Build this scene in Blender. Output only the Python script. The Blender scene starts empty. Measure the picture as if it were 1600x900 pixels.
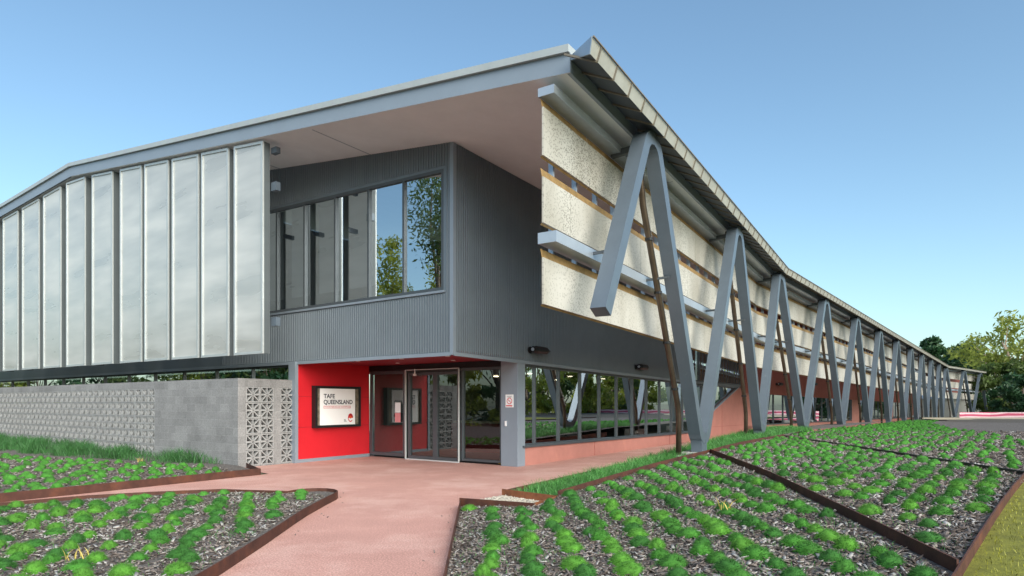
import bpy, bmesh, math, random
import numpy as np
from mathutils import Vector, Matrix, noise as mnoise
random.seed(7); rng = np.random.default_rng(7)
scene = bpy.context.scene
col = scene.collection
rad = math.radians

# ------------------------------------------------------------------ camera, sky, sun, exposure
cam_d = bpy.data.cameras.new('camera'); cam = bpy.data.objects.new('camera', cam_d); col.objects.link(cam)
cam.location = (0, 0, 1.6); cam.rotation_euler = (rad(90), 0, 0)
cam_d.lens = 22.05; cam_d.sensor_width = 36; cam_d.shift_y = 0.1125; cam_d.clip_end = 3000; cam_d.clip_start = 0.05
scene.camera = cam
SUN_EL, SUN_AZ = 33.0, 154.0         # azimuth measured clockwise from +Y (the view direction)
w = bpy.data.worlds.new('World'); scene.world = w; w.use_nodes = True
nt = w.node_tree; nt.nodes.clear()
sky = nt.nodes.new('ShaderNodeTexSky'); sky.sky_type = 'NISHITA'; sky.sun_disc = False
sky.sun_elevation = rad(SUN_EL); sky.sun_rotation = rad(SUN_AZ)
sky.air_density = 1.0; sky.dust_density = 1.6; sky.ozone_density = 1.5; sky.altitude = 0
bg = nt.nodes.new('ShaderNodeBackground'); bg.inputs[1].default_value = 0.128
wo = nt.nodes.new('ShaderNodeOutputWorld')
wb = nt.nodes.new('ShaderNodeMix'); wb.data_type = 'RGBA'; wb.blend_type = 'MULTIPLY'; wb.inputs[0].default_value = 1; wb.inputs[7].default_value = (.88, 1.01, .97, 1)
nt.links.new(sky.outputs[0], wb.inputs[6]); nt.links.new(wb.outputs[2], bg.inputs[0]); nt.links.new(bg.outputs[0], wo.inputs[0])
sd = bpy.data.lights.new('sun', 'SUN'); sd.energy = 2.7; sd.angle = rad(60); sd.color = (1.0, 0.93, 0.84)
so = bpy.data.objects.new('sun', sd); col.objects.link(so)
sdir = Vector((math.sin(rad(SUN_AZ))*math.cos(rad(SUN_EL)), math.cos(rad(SUN_AZ))*math.cos(rad(SUN_EL)), math.sin(rad(SUN_EL))))
so.rotation_euler = (-sdir).to_track_quat('-Z', 'Y').to_euler()
scene.view_settings.view_transform = 'Standard'; scene.view_settings.look = 'None'
scene.view_settings.gamma = 1.0; scene.view_settings.use_curve_mapping = False
scene.view_settings.exposure = 0.88
scene.cycles.max_bounces = 8; scene.cycles.transparent_max_bounces = 12

# ------------------------------------------------------------------ helpers
F, HV, EYE = 980.0, 630.0, 1.6
def tag(o, label=None, cat=None, group=None, kind=None):
    if label: o['label'] = label
    if cat: o['category'] = cat
    if group: o['group'] = group
    if kind: o['kind'] = kind
    return o
def empty(name, loc=(0,0,0), parent=None):
    o = bpy.data.objects.new(name, None); col.objects.link(o); o.location = loc; o.empty_display_size = .2
    if parent: o.parent = parent
    return o
def place(o, parent):
    if parent is not None:
        o.parent = parent
        p = parent; M = Matrix.Identity(4)
        chain = []
        while p: chain.append(p); p = p.parent
        for q in reversed(chain): M = M @ Matrix.LocRotScale(q.location, q.rotation_euler, q.scale)
        if o.type == 'MESH': o.data.transform(M.inverted())
class MB:
    def __init__(s): s.v = []; s.f = []
    def quad(s, *p):
        n = len(s.v); s.v += [tuple(q) for q in p]; s.f.append(tuple(range(n, n+len(p)))); return s
    def prism(s, poly, ex):
        n = len(s.v); k = len(poly); ex = Vector(ex)
        a = [Vector(p) for p in poly]
        s.v += [tuple(p) for p in a] + [tuple(p+ex) for p in a]
        s.f.append(tuple(range(n+k-1, n-1, -1))); s.f.append(tuple(range(n+k, n+2*k)))
        for i in range(k):
            j = (i+1) % k; s.f.append((n+i, n+j, n+k+j, n+k+i))
        return s
    def box(s, o, ax, ay, az):
        o = Vector(o); ax = Vector(ax); ay = Vector(ay); az = Vector(az)
        return s.prism([o, o+ax, o+ax+ay, o+ay], az)
    def bar(s, p, q, w, h, up=(0,0,1)):
        p = Vector(p); q = Vector(q); d = (q-p).normalized(); up = Vector(up)
        sx = d.cross(up).normalized(); u2 = sx.cross(d).normalized()
        a = p - sx*w/2 - u2*h/2
        return s.box(a, sx*w, u2*h, q-p)
    def tube(s, pts, rs, n=8, cap=True):
        pts = [Vector(p) for p in pts]
        if not hasattr(rs, '__len__'): rs = [rs]*len(pts)
        b = len(s.v); prev = None
        for i, p in enumerate(pts):
            d = (pts[min(i+1, len(pts)-1)] - pts[max(i-1, 0)]).normalized()
            if prev is None:
                r = Vector((0,0,1)) if abs(d.z) < .9 else Vector((1,0,0))
                x = d.cross(r).normalized()
            else:
                x = (prev - d*prev.dot(d)).normalized()
            prev = x; y = d.cross(x)
            for k in range(n):
                a = 2*math.pi*k/n
                s.v.append(tuple(p + (x*math.cos(a)+y*math.sin(a))*rs[i]))
        for i in range(len(pts)-1):
            for k in range(n):
                k2 = (k+1) % n
                s.f.append((b+i*n+k, b+i*n+k2, b+(i+1)*n+k2, b+(i+1)*n+k))
        if cap:
            s.f.append(tuple(b+k for k in range(n-1, -1, -1))); s.f.append(tuple(b+(len(pts)-1)*n+k for k in range(n)))
        return s
    def build_each(s, name, mat, parent=None):
        # every connected piece becomes a part of its own
        par = list(range(len(s.v)))
        def find(a):
            while par[a] != a: par[a] = par[par[a]]; a = par[a]
            return a
        for f in s.f:
            for q in f[1:]: par[find(q)] = find(f[0])
        groups = {}
        for f in s.f: groups.setdefault(find(f[0]), []).append(f)
        for fs in groups.values():
            ids = sorted({q for f in fs for q in f}); mp = {q: i for i, q in enumerate(ids)}
            m = MB(); m.v = [s.v[q] for q in ids]; m.f = [tuple(mp[q] for q in f) for f in fs]; m.build(name, mat, parent)
    def build(s, name, mat, parent=None, smooth=False, bevel=0):
        me = bpy.data.meshes.new(name); me.from_pydata(s.v, [], s.f)
        bm = bmesh.new(); bm.from_mesh(me)
        bmesh.ops.recalc_face_normals(bm, faces=bm.faces)
        if bevel: bmesh.ops.bevel(bm, geom=bm.edges[:], offset=bevel, segments=2, affect='EDGES', profile=.6)
        bm.to_mesh(me); bm.free()
        me.materials.append(mat)
        o = bpy.data.objects.new(name, me); col.objects.link(o)
        if smooth: me.shade_smooth()
        place(o, parent)
        return o
def mesh_np(name, V, Fc, mat, parent=None):
    """V (n,3), Fc (m,k) all faces with the same number of corners"""
    me = bpy.data.meshes.new(name)
    k = Fc.shape[1]; m = Fc.shape[0]
    me.vertices.add(len(V)); me.vertices.foreach_set('co', V.astype(np.float32).ravel())
    me.loops.add(m*k); me.loops.foreach_set('vertex_index', Fc.astype(np.int32).ravel())
    me.polygons.add(m); me.polygons.foreach_set('loop_start', np.arange(0, m*k, k, dtype=np.int32))
    me.update(calc_edges=True); me.validate()
    for mm in (mat if isinstance(mat, list) else [mat]): me.materials.append(mm)
    o = bpy.data.objects.new(name, me); col.objects.link(o); place(o, parent)
    return o
V2 = lambda x, y: Vector((x, y))

# ------------------------------------------------------------------ materials
def lin(c):
    return tuple(((x/255)/12.92 if x/255 <= .04045 else (((x/255)+.055)/1.055)**2.4) for x in c)
def mat(name, c, rough=.6, metal=0., var=.12, vscale=6., bump=.0, bscale=60., spec=.5, dirt=None, emis=None, estr=0, coords='Object', stretch=(1,1,1)):
    m = bpy.data.materials.new(name); m.use_nodes = True; n = m.node_tree; L = n.links.new
    b = n.nodes['Principled BSDF']; b.inputs['Roughness'].default_value = rough; b.inputs['Metallic'].default_value = metal
    b.inputs['Specular IOR Level'].default_value = spec
    tc = n.nodes.new('ShaderNodeTexCoord'); mp = n.nodes.new('ShaderNodeMapping'); mp.inputs['Scale'].default_value = stretch
    L(tc.outputs[coords], mp.inputs[0])
    ns = n.nodes.new('ShaderNodeTexNoise'); ns.inputs['Scale'].default_value = vscale; ns.inputs['Detail'].default_value = 8; ns.inputs['Roughness'].default_value = .65
    L(mp.outputs[0], ns.inputs['Vector'])
    cr = n.nodes.new('ShaderNodeValToRGB')
    lo = tuple(max(0, x*(1-var)) for x in c); hi = tuple(min(1, x*(1+var)) for x in c)
    cr.color_ramp.elements[0].position = .3; cr.color_ramp.elements[1].position = .7
    cr.color_ramp.elements[0].color = (*lo, 1); cr.color_ramp.elements[1].color = (*hi, 1)
    L(ns.outputs['Fac'], cr.inputs[0]); out = cr.outputs[0]
    if dirt:
        n2 = n.nodes.new('ShaderNodeTexNoise'); n2.inputs['Scale'].default_value = dirt[1]; n2.inputs['Detail'].default_value = 10; n2.inputs['Roughness'].default_value = .7
        L(mp.outputs[0], n2.inputs['Vector'])
        r2 = n.nodes.new('ShaderNodeValToRGB'); r2.color_ramp.elements[0].position = dirt[2]; r2.color_ramp.elements[1].position = dirt[3]
        L(n2.outputs['Fac'], r2.inputs[0])
        mx = n.nodes.new('ShaderNodeMix'); mx.data_type = 'RGBA'; L(r2.outputs[0], mx.inputs[0]); L(out, mx.inputs[6]); mx.inputs[7].default_value = (*dirt[0], 1)
        out = mx.outputs[2]
    L(out, b.inputs['Base Color'])
    if bump:
        n3 = n.nodes.new('ShaderNodeTexNoise'); n3.inputs['Scale'].default_value = bscale; n3.inputs['Detail'].default_value = 6
        L(mp.outputs[0], n3.inputs['Vector'])
        bp = n.nodes.new('ShaderNodeBump'); bp.inputs['Strength'].default_value = bump; bp.inputs['Distance'].default_value = .01
        L(n3.outputs['Fac'], bp.inputs['Height']); L(bp.outputs[0], b.inputs['Normal'])
    if emis:
        b.inputs['Emission Color'].default_value = (*emis, 1); b.inputs['Emission Strength'].default_value = estr
    return m
M = {}
M['clad'] = mat('grey_cladding', (.19,.225,.26), .42, .35, .06, 1.5, .05, 40)
M['fascia'] = mat('grey_blue_fascia', (.26,.31,.37), .45, .2, .05, 1, .03, 30)
M['cap'] = mat('pale_roof_capping', (.42,.45,.45), .4, .2, .06, 2)
M['roof'] = mat('roof_sheet', (.5,.53,.53), .4, .4, .05, 2)
M['soffit'] = mat('soffit_board', (.78,.80,.81), .75, 0, .05, 1.2, .04, 80)
M['steel'] = mat('painted_grey_steel', (.13,.165,.205), .36, .3, .07, 2.5, .05, 25, dirt=((.22,.25,.28), 3, .62, .8))
M['steel2'] = mat('bright_grey_steel', (.42,.48,.55), .35, .4, .06, 3)
M['white_alu'] = mat('pale_aluminium_frame', (.50,.54,.55), .4, .3, .05, 3)
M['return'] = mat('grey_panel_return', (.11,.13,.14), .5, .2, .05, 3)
M['dark'] = mat('black_metal', (.015,.016,.018), .4, .3, .1, 5)
M['frame'] = mat('window_frame_grey', (.10,.115,.13), .4, .4, .05, 3)
M['silver'] = mat('silver_door_frame', (.62,.65,.66), .4, .2, .04, 3)
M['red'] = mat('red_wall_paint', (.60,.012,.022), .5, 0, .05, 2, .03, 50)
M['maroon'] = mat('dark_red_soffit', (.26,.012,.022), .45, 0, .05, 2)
M['coral'] = mat('coral_render', (.44,.19,.155), .75, 0, .08, 2.2, .12, 50, dirt=((.55,.24,.18), 1.3, .55, .8))
M['brick_red'] = mat('dull_red_cladding', (.34,.10,.08), .7, 0, .1, 3)
M['brown'] = mat('brown_steel_edge', (.30,.19,.075), .6, .2, .3, 9, .1, 40)
M['pipe'] = mat('bronze_downpipe', (.10,.075,.055), .32, .6, .25, 5)
M['pale_pipe'] = mat('pale_conduit', (.55,.56,.54), .5, .2, .1, 5)
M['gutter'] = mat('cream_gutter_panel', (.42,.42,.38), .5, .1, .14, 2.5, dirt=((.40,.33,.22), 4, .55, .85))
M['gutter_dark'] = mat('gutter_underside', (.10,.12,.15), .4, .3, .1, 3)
M['bracket'] = mat('gutter_bracket', (.22,.19,.15), .5, .3, .2, 8)
M['conc'] = mat('pale_concrete', (.42,.42,.40), .85, 0, .1, 6, .2, 60)
M['corten'] = mat('rusted_steel_edging', (.085,.034,.024), .75, .25, .35, 5, .25, 60, dirt=((.17,.06,.03), 2.2, .5, .75))
M['rust'] = mat('orange_rusted_steel', (.24,.085,.035), .8, .1, .35, 6, .25, 60, dirt=((.07,.03,.02), 5, .5, .7))
M['gravel'] = mat('cream_gravel', (.55,.50,.42), .9, 0, .25, 40, .5, 60)
M['chip'] = mat('wood_chip', (.21,.175,.155), .85, 0, .7, 1.9)
M['chip_dark'] = mat('dark_wood_chip', (.09,.07,.06), .9, 0, .5, 2.3)
M['chip_pale'] = mat('bleached_wood_chip', (.42,.40,.375), .85, 0, .3, 1.3)
M['mulch'] = mat('mulch_bed', (.10,.085,.075), .95, 0, .6, 14, 1.0, 35, dirt=((.30,.28,.27), 28, .52, .66))
M['tuft'] = mat('tussock_green', (.046,.185,.019), .9, 0, .5, 2.2)
M['tuft2'] = mat('tussock_deep_green', (.030,.135,.017), .9, 0, .4, 3)
M['tuft3'] = mat('tussock_light_green', (.075,.235,.022), .9, 0, .4, 3)
M['blade'] = mat('grass_blade', (.06,.21,.04), .55, 0, .5, 1.7)
M['blade_dark'] = mat('dark_grass_blade', (.035,.13,.03), .6, 0, .5, 1.4)
M['straw'] = mat('dry_straw', (.50,.40,.10), .7, 0, .25, 5)
M['lawn'] = mat('lawn_turf', (.17,.17,.018), .9, 0, .35, 9, .8, 70)
M['lawnblade'] = mat('lawn_blade', (.22,.22,.02), .6, 0, .6, 2.2)
M['dirt'] = mat('dark_gravel_mound', (.085,.072,.058), .95, 0, .5, 9, 1.0, 20)
M['sand'] = mat('sandy_track', (.42,.36,.25), .95, 0, .15, 4, .4, 30)
M['ground'] = mat('bare_ground', (.13,.13,.08), .95, 0, .35, .5, .4, 6)
M['asphalt'] = mat('asphalt_road', (.055,.055,.057), .9, 0, .2, 3, .3, 60)
M['trunk'] = mat('tree_bark', (.17,.13,.10), .9, 0, .4, 4, .6, 12)
M['palebark'] = mat('pale_gum_bark', (.50,.36,.25), .8, 0, .25, 3, .3, 12)
M['paper'] = mat('white_paper', (.86,.87,.88), .6, 0, .02, 2)
M['ink'] = mat('dark_ink', (.02,.025,.05), .6, 0, .02, 2)
M['redink'] = mat('red_ink', (.62,.02,.05), .6, 0, .05, 2)
M['orange_ink'] = mat('orange_ink', (.75,.10,.02), .6, 0, .05, 2)
M['greyink'] = mat('grey_ink', (.30,.32,.34), .6, 0, .05, 2)
M['pinkink'] = mat('pink_ink', (.75,.28,.30), .6, 0, .05, 2)
M['photo'] = mat('printed_photo_backing', (.17,.15,.11), .7, 0, .8, 5)
M['int_wall'] = mat('interior_wall', (.10,.13,.13), .8, 0, .2, 1)
M['int_floor'] = mat('interior_floor', (.06,.06,.07), .5, 0, .2, 1)
M['int_ceil'] = mat('interior_ceiling', (.25,.25,.25), .8, 0, .05, 1)
M['blind'] = mat('grey_roller_blind', (.36,.37,.39), .85, 0, .05, 2, .06, 200)
M['counter'] = mat('maroon_counter', (.22,.02,.03), .4, 0, .05, 2)
M['counter_top'] = mat('counter_top', (.45,.38,.28), .4, 0, .05, 2)
M['yellow'] = mat('yellow_plastic', (.65,.40,.02), .4, 0, .05, 2)
M['lamp'] = mat('warm_downlight', (.8,.8,.8), .5, emis=(1,.82,.55), estr=6)
M['pale_lamp'] = mat('downlight_trim', (.75,.72,.70), .4)
M['carpaint'] = mat('silver_car_paint', (.55,.57,.60), .25, .6, .03, 2)
M['rubber'] = mat('rubber', (.02,.02,.02), .8)
M['conc_white'] = mat('white_wall', (.62,.61,.58), .8, 0, .08, 2)

def path_mat():
    m = mat('coral_exposed_concrete', (.58,.315,.26), .85, 0, .10, 1.1, .35, 130, dirt=((.68,.45,.39), .55, .48, .75))
    n = m.node_tree; L = n.links.new; b = n.nodes['Principled BSDF']
    src = b.inputs['Base Color'].links[0].from_socket
    ns = n.nodes.new('ShaderNodeTexNoise'); ns.inputs['Scale'].default_value = 55; ns.inputs['Detail'].default_value = 3
    tc = n.nodes.new('ShaderNodeTexCoord'); L(tc.outputs['Object'], ns.inputs['Vector'])
    r = n.nodes.new('ShaderNodeValToRGB'); r.color_ramp.elements[0].position = .40; r.color_ramp.elements[1].position = .62
    r.color_ramp.elements[0].color = (.72,.70,.70,1); r.color_ramp.elements[1].color = (1.12,1.12,1.12,1)
    L(ns.outputs['Fac'], r.inputs[0])
    mx = n.nodes.new('ShaderNodeMix'); mx.data_type = 'RGBA'; mx.blend_type = 'MULTIPLY'; mx.inputs[0].default_value = 1
    L(src, mx.inputs[6]); L(r.outputs[0], mx.inputs[7]); L(mx.outputs[2], b.inputs['Base Color'])
    return m
M['path'] = path_mat()

def glass_mat(name, tint, ior, rough=0.0):
    m = bpy.data.materials.new(name); m.use_nodes = True; n = m.node_tree; n.nodes.clear(); L = n.links.new
    o = n.nodes.new('ShaderNodeOutputMaterial'); t = n.nodes.new('ShaderNodeBsdfTransparent'); t.inputs[0].default_value = (*tint, 1)
    g = n.nodes.new('ShaderNodeBsdfGlossy'); g.inputs['Roughness'].default_value = rough; g.inputs['Color'].default_value = (.92,.97,1,1)
    geo = n.nodes.new('ShaderNodeNewGeometry'); dt = n.nodes.new('ShaderNodeVectorMath'); dt.operation = 'DOT_PRODUCT'
    L(geo.outputs['Normal'], dt.inputs[0]); L(geo.outputs['Incoming'], dt.inputs[1])
    def mth(op, a, b):
        q = n.nodes.new('ShaderNodeMath'); q.operation = op
        for k, x in enumerate((a, b)):
            if x is None: continue
            if isinstance(x, float): q.inputs[k].default_value = x
            else: L(x, q.inputs[k])
        return q.outputs[0]
    c1 = mth('SUBTRACT', 1.0, mth('ABSOLUTE', dt.outputs['Value'], None)); p5 = mth('POWER', c1, 5.0)
    f = mth('ADD', mth('MULTIPLY', p5, 1.0-ior), ior)
    tc = n.nodes.new('ShaderNodeTexCoord'); ns = n.nodes.new('ShaderNodeTexNoise'); ns.inputs['Scale'].default_value = .8
    bp = n.nodes.new('ShaderNodeBump'); bp.inputs['Strength'].default_value = .02; bp.inputs['Distance'].default_value = .05
    L(tc.outputs['Object'], ns.inputs['Vector']); L(ns.outputs['Fac'], bp.inputs['Height']); L(bp.outputs[0], g.inputs['Normal'])
    mx = n.nodes.new('ShaderNodeMixShader'); L(f, mx.inputs[0]); L(t.outputs[0], mx.inputs[1]); L(g.outputs[0], mx.inputs[2]); L(mx.outputs[0], o.inputs[0])
    return m
M['glass'] = glass_mat('tinted_window_glass', (.42,.48,.50), .70)
M['upper_glass'] = glass_mat('upper_window_glass', (.66,.72,.74), .58)
M['door_glass'] = glass_mat('door_glass', (.5,.55,.55), .16)

def leaf_mat(name, c, trans=.5, var=.45):
    m = bpy.data.materials.new(name); m.use_nodes = True; n = m.node_tree; n.nodes.clear(); L = n.links.new
    o = n.nodes.new('ShaderNodeOutputMaterial'); d = n.nodes.new('ShaderNodeBsdfPrincipled'); d.inputs['Roughness'].default_value = .55
    t = n.nodes.new('ShaderNodeBsdfTranslucent'); mx = n.nodes.new('ShaderNodeMixShader'); mx.inputs[0].default_value = trans
    tc = n.nodes.new('ShaderNodeTexCoord'); ns = n.nodes.new('ShaderNodeTexNoise'); ns.inputs['Scale'].default_value = 1.1; ns.inputs['Detail'].default_value = 4
    L(tc.outputs['Object'], ns.inputs['Vector'])
    cr = n.nodes.new('ShaderNodeValToRGB'); cr.color_ramp.elements[0].position = .32; cr.color_ramp.elements[1].position = .68
    cr.color_ramp.elements[0].color = (*[x*(1-var) for x in c], 1); cr.color_ramp.elements[1].color = (*[x*(1+var) for x in c], 1)
    L(ns.outputs['Fac'], cr.inputs[0]); L(cr.outputs[0], d.inputs['Base Color']); L(cr.outputs[0], t.inputs[0])
    L(d.outputs[0], mx.inputs[1]); L(t.outputs[0], mx.inputs[2]); L(mx.outputs[0], o.inputs[0])
    return m
M['leaf_gold'] = leaf_mat('golden_green_leaf', (.26,.30,.055), .5)
M['leaf_dark'] = leaf_mat('dark_green_leaf', (.03,.085,.03), .3)
M['leaf_mid'] = leaf_mat('mid_green_leaf', (.10,.15,.035), .45)
M['leaf_fresh'] = leaf_mat('yellow_green_leaf', (.26,.30,.04), .5)

def screen_mat():
    """cream perforated metal: rows of short dark dashes that gather in drifts"""
    m = bpy.data.materials.new('cream_perforated_screen'); m.use_nodes = True; n = m.node_tree; L = n.links.new
    b = n.nodes['Principled BSDF']; b.inputs['Roughness'].default_value = .5; b.inputs['Metallic'].default_value = .1
    uv = n.nodes.new('ShaderNodeUVMap')
    mp = n.nodes.new('ShaderNodeMapping'); mp.inputs['Scale'].default_value = (1,1,1); L(uv.outputs[0], mp.inputs[0])
    br = n.nodes.new('ShaderNodeTexVoronoi'); br.distance = 'CHEBYCHEV'; br.inputs['Scale'].default_value = 33; br.inputs['Randomness'].default_value = .9
    L(mp.outputs[0], br.inputs['Vector'])
    drift = n.nodes.new('ShaderNodeTexNoise'); drift.inputs['Scale'].default_value = .75; drift.inputs['Detail'].default_value = 2
    m2 = n.nodes.new('ShaderNodeMapping'); m2.inputs['Scale'].default_value = (1.2,.35,1); L(uv.outputs[0], m2.inputs[0]); L(m2.outputs[0], drift.inputs['Vector'])
    # threshold of each cell's random value grows with the drift
    sep = n.nodes.new('ShaderNodeSeparateColor'); L(br.outputs['Color'], sep.inputs[0])
    mr = n.nodes.new('ShaderNodeMapRange'); mr.inputs[1].default_value = .40; mr.inputs[2].default_value = .66; mr.inputs[3].default_value = .34; mr.inputs[4].default_value = .85
    L(drift.outputs['Fac'], mr.inputs[0])
    lt = n.nodes.new('ShaderNodeMath'); lt.operation = 'LESS_THAN'; L(sep.outputs[0], lt.inputs[0]); L(mr.outputs[0], lt.inputs[1])
    inner = n.nodes.new('ShaderNodeMath'); inner.operation = 'LESS_THAN'; inner.inputs[1].default_value = .36; L(br.outputs['Distance'], inner.inputs[0])
    mul = n.nodes.new('ShaderNodeMath'); mul.operation = 'MULTIPLY'; L(lt.outputs[0], mul.inputs[0]); L(inner.outputs[0], mul.inputs[1])
    mr2 = n.nodes.new('ShaderNodeMapRange'); mr2.inputs[1].default_value = .45; mr2.inputs[2].default_value = .7; mr2.inputs[3].default_value = .40; mr2.inputs[4].default_value = .95
    L(drift.outputs['Fac'], mr2.inputs[0])
    mul2 = n.nodes.new('ShaderNodeMath'); mul2.operation = 'MULTIPLY'; L(mul.outputs[0], mul2.inputs[0]); L(mr2.outputs[0], mul2.inputs[1])
    st = n.nodes.new('ShaderNodeTexNoise'); st.inputs['Scale'].default_value = 1.0; st.inputs['Detail'].default_value = 6
    m3 = n.nodes.new('ShaderNodeMapping'); m3.inputs['Scale'].default_value = (.9,.35,1); L(uv.outputs[0], m3.inputs[0]); L(m3.outputs[0], st.inputs['Vector'])
    cr = n.nodes.new('ShaderNodeValToRGB'); cr.color_ramp.elements[0].position = .35; cr.color_ramp.elements[1].position = .62
    cr.color_ramp.elements[0].color = (.41,.385,.33,1); cr.color_ramp.elements[1].color = (.57,.55,.50,1); L(st.outputs['Fac'], cr.inputs[0])
    mx = n.nodes.new('ShaderNodeMix'); mx.data_type = 'RGBA'; L(mul2.outputs[0], mx.inputs[0]); L(cr.outputs[0], mx.inputs[6]); mx.inputs[7].default_value = (.16,.15,.12,1)
    L(mx.outputs[2], b.inputs['Base Color'])
    return m
M['screen'] = screen_mat()

def louvre_mat():
    m = bpy.data.materials.new('translucent_louvre_mesh'); m.use_nodes = True; n = m.node_tree; L = n.links.new
    b = n.nodes['Principled BSDF']; b.inputs['Metallic'].default_value = .25
    tc = n.nodes.new('ShaderNodeTexCoord'); mp = n.nodes.new('ShaderNodeMapping'); mp.inputs['Scale'].default_value = (.30,.30,1.6); L(tc.outputs['Object'], mp.inputs[0])
    ns = n.nodes.new('ShaderNodeTexNoise'); ns.inputs['Scale'].default_value = 1.1; ns.inputs['Detail'].default_value = 3; ns.inputs['Roughness'].default_value = .5; L(mp.outputs[0], ns.inputs['Vector'])
    cr = n.nodes.new('ShaderNodeValToRGB'); cr.color_ramp.elements[0].position = .3; cr.color_ramp.elements[1].position = .7
    cr.color_ramp.elements[0].color = (.54,.55,.53,1); cr.color_ramp.elements[1].color = (.84,.84,.81,1); L(ns.outputs['Fac'], cr.inputs[0]); L(cr.outputs[0], b.inputs['Base Color'])  # horizontal light and dark bands painted into the base colour as soft reflection streaks
    mr = n.nodes.new('ShaderNodeMapRange'); mr.inputs[1].default_value = .3; mr.inputs[2].default_value = .7; mr.inputs[3].default_value = .22; mr.inputs[4].default_value = .45
    L(ns.outputs['Fac'], mr.inputs[0]); L(mr.outputs[0], b.inputs['Roughness'])
    bp = n.nodes.new('ShaderNodeBump'); bp.inputs['Strength'].default_value = .04; bp.inputs['Distance'].default_value = .04
    L(ns.outputs['Fac'], bp.inputs['Height']); L(bp.outputs[0], b.inputs['Normal'])
    tr = n.nodes.new('ShaderNodeBsdfTranslucent'); tr.inputs[0].default_value = (.7,.72,.7,1)
    mx = n.nodes.new('ShaderNodeMixShader'); mx.inputs[0].default_value = .2
    out = n.nodes['Material Output']; L(b.outputs[0], mx.inputs[1]); L(tr.outputs[0], mx.inputs[2]); L(mx.outputs[0], out.inputs[0])
    return m
M['louvre'] = louvre_mat()

def block_mat():
    """grey blockwork, uv in metres: running-bond 390 x 190 with pale joints"""
    m = bpy.data.materials.new('grey_blockwork'); m.use_nodes = True; n = m.node_tree; L = n.links.new
    b = n.nodes['Principled BSDF']; b.inputs['Roughness'].default_value = .9
    uv = n.nodes.new('ShaderNodeUVMap'); br = n.nodes.new('ShaderNodeTexBrick'); L(uv.outputs[0], br.inputs['Vector'])
    br.inputs['Scale'].default_value = 1; br.inputs['Brick Width'].default_value = .4; br.inputs['Row Height'].default_value = .2
    br.inputs['Mortar Size'].default_value = .005; br.inputs['Mortar Smooth'].default_value = .3
    br.inputs['Color1'].default_value = (.225,.225,.23,1); br.inputs['Color2'].default_value = (.285,.285,.29,1); br.inputs['Mortar'].default_value = (.33,.33,.33,1)
    ns = n.nodes.new('ShaderNodeTexNoise'); ns.inputs['Scale'].default_value = 30; ns.inputs['Detail'].default_value = 8; tc = n.nodes.new('ShaderNodeTexCoord'); L(tc.outputs['Object'], ns.inputs['Vector'])
    n2 = n.nodes.new('ShaderNodeTexNoise'); n2.inputs['Scale'].default_value = 1.2; n2.inputs['Detail'].default_value = 6; L(tc.outputs['Object'], n2.inputs['Vector'])
    ad = n.nodes.new('ShaderNodeMath'); ad.operation = 'ADD'; L(ns.outputs['Fac'], ad.inputs[0]); L(n2.outputs['Fac'], ad.inputs[1])
    r = n.nodes.new('ShaderNodeMapRange'); r.inputs[1].default_value = .7; r.inputs[2].default_value = 1.3; r.inputs[3].default_value = .72; r.inputs[4].default_value = 1.25; L(ad.outputs[0], r.inputs[0])
    vm = n.nodes.new('ShaderNodeVectorMath'); vm.operation = 'SCALE'; L(br.outputs['Color'], vm.inputs[0]); L(r.outputs[0], vm.inputs['Scale'])
    L(vm.outputs[0], b.inputs['Base Color'])
    bp = n.nodes.new('ShaderNodeBump'); bp.inputs['Strength'].default_value = .5; bp.inputs['Distance'].default_value = .006; bp.invert = True
    L(br.outputs['Fac'], bp.inputs['Height']); b2 = n.nodes.new('ShaderNodeBump'); b2.inputs['Strength'].default_value = .3; b2.inputs['Distance'].default_value = .004
    L(ns.outputs['Fac'], b2.inputs['Height']); L(bp.outputs[0], b2.inputs['Normal']); L(b2.outputs[0], b.inputs['Normal'])
    return m
M['block'] = block_mat()
M['breeze'] = mat('breeze_block', (.32,.325,.33), .9, 0, .16, 5, .3, 60)
def mural_mat():
    m = bpy.data.materials.new('pink_mural_paint'); m.use_nodes = True; n = m.node_tree; L = n.links.new
    b = n.nodes['Principled BSDF']; b.inputs['Roughness'].default_value = .7
    uv = n.nodes.new('ShaderNodeUVMap'); wv = n.nodes.new('ShaderNodeTexWave'); wv.wave_type = 'RINGS'; wv.inputs['Scale'].default_value = .75; wv.inputs['Distortion'].default_value = 3.2; wv.inputs['Detail'].default_value = 0
    mp = n.nodes.new('ShaderNodeMapping'); mp.inputs['Scale'].default_value = (.5,1,1); L(uv.outputs[0], mp.inputs[0]); L(mp.outputs[0], wv.inputs['Vector'])
    cr = n.nodes.new('ShaderNodeValToRGB'); cr.color_ramp.interpolation = 'CONSTANT'
    e = cr.color_ramp.elements; e[0].position = 0; e[0].color = (.52,.08,.15,1); e[1].position = .35; e[1].color = (.62,.16,.25,1)
    x = e.new(.66); x.color = (.80,.55,.58,1)
    L(wv.outputs['Fac'], cr.inputs[0]); L(cr.outputs[0], b.inputs['Base Color'])
    return m
M['mural'] = mural_mat()

def set_uv(o, fn):
    me = o.data; uvl = me.uv_layers.new(name='UVMap')
    for lp in me.loops: uvl.data[lp.index].uv = fn(me.vertices[lp.vertex_index].co)

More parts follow.
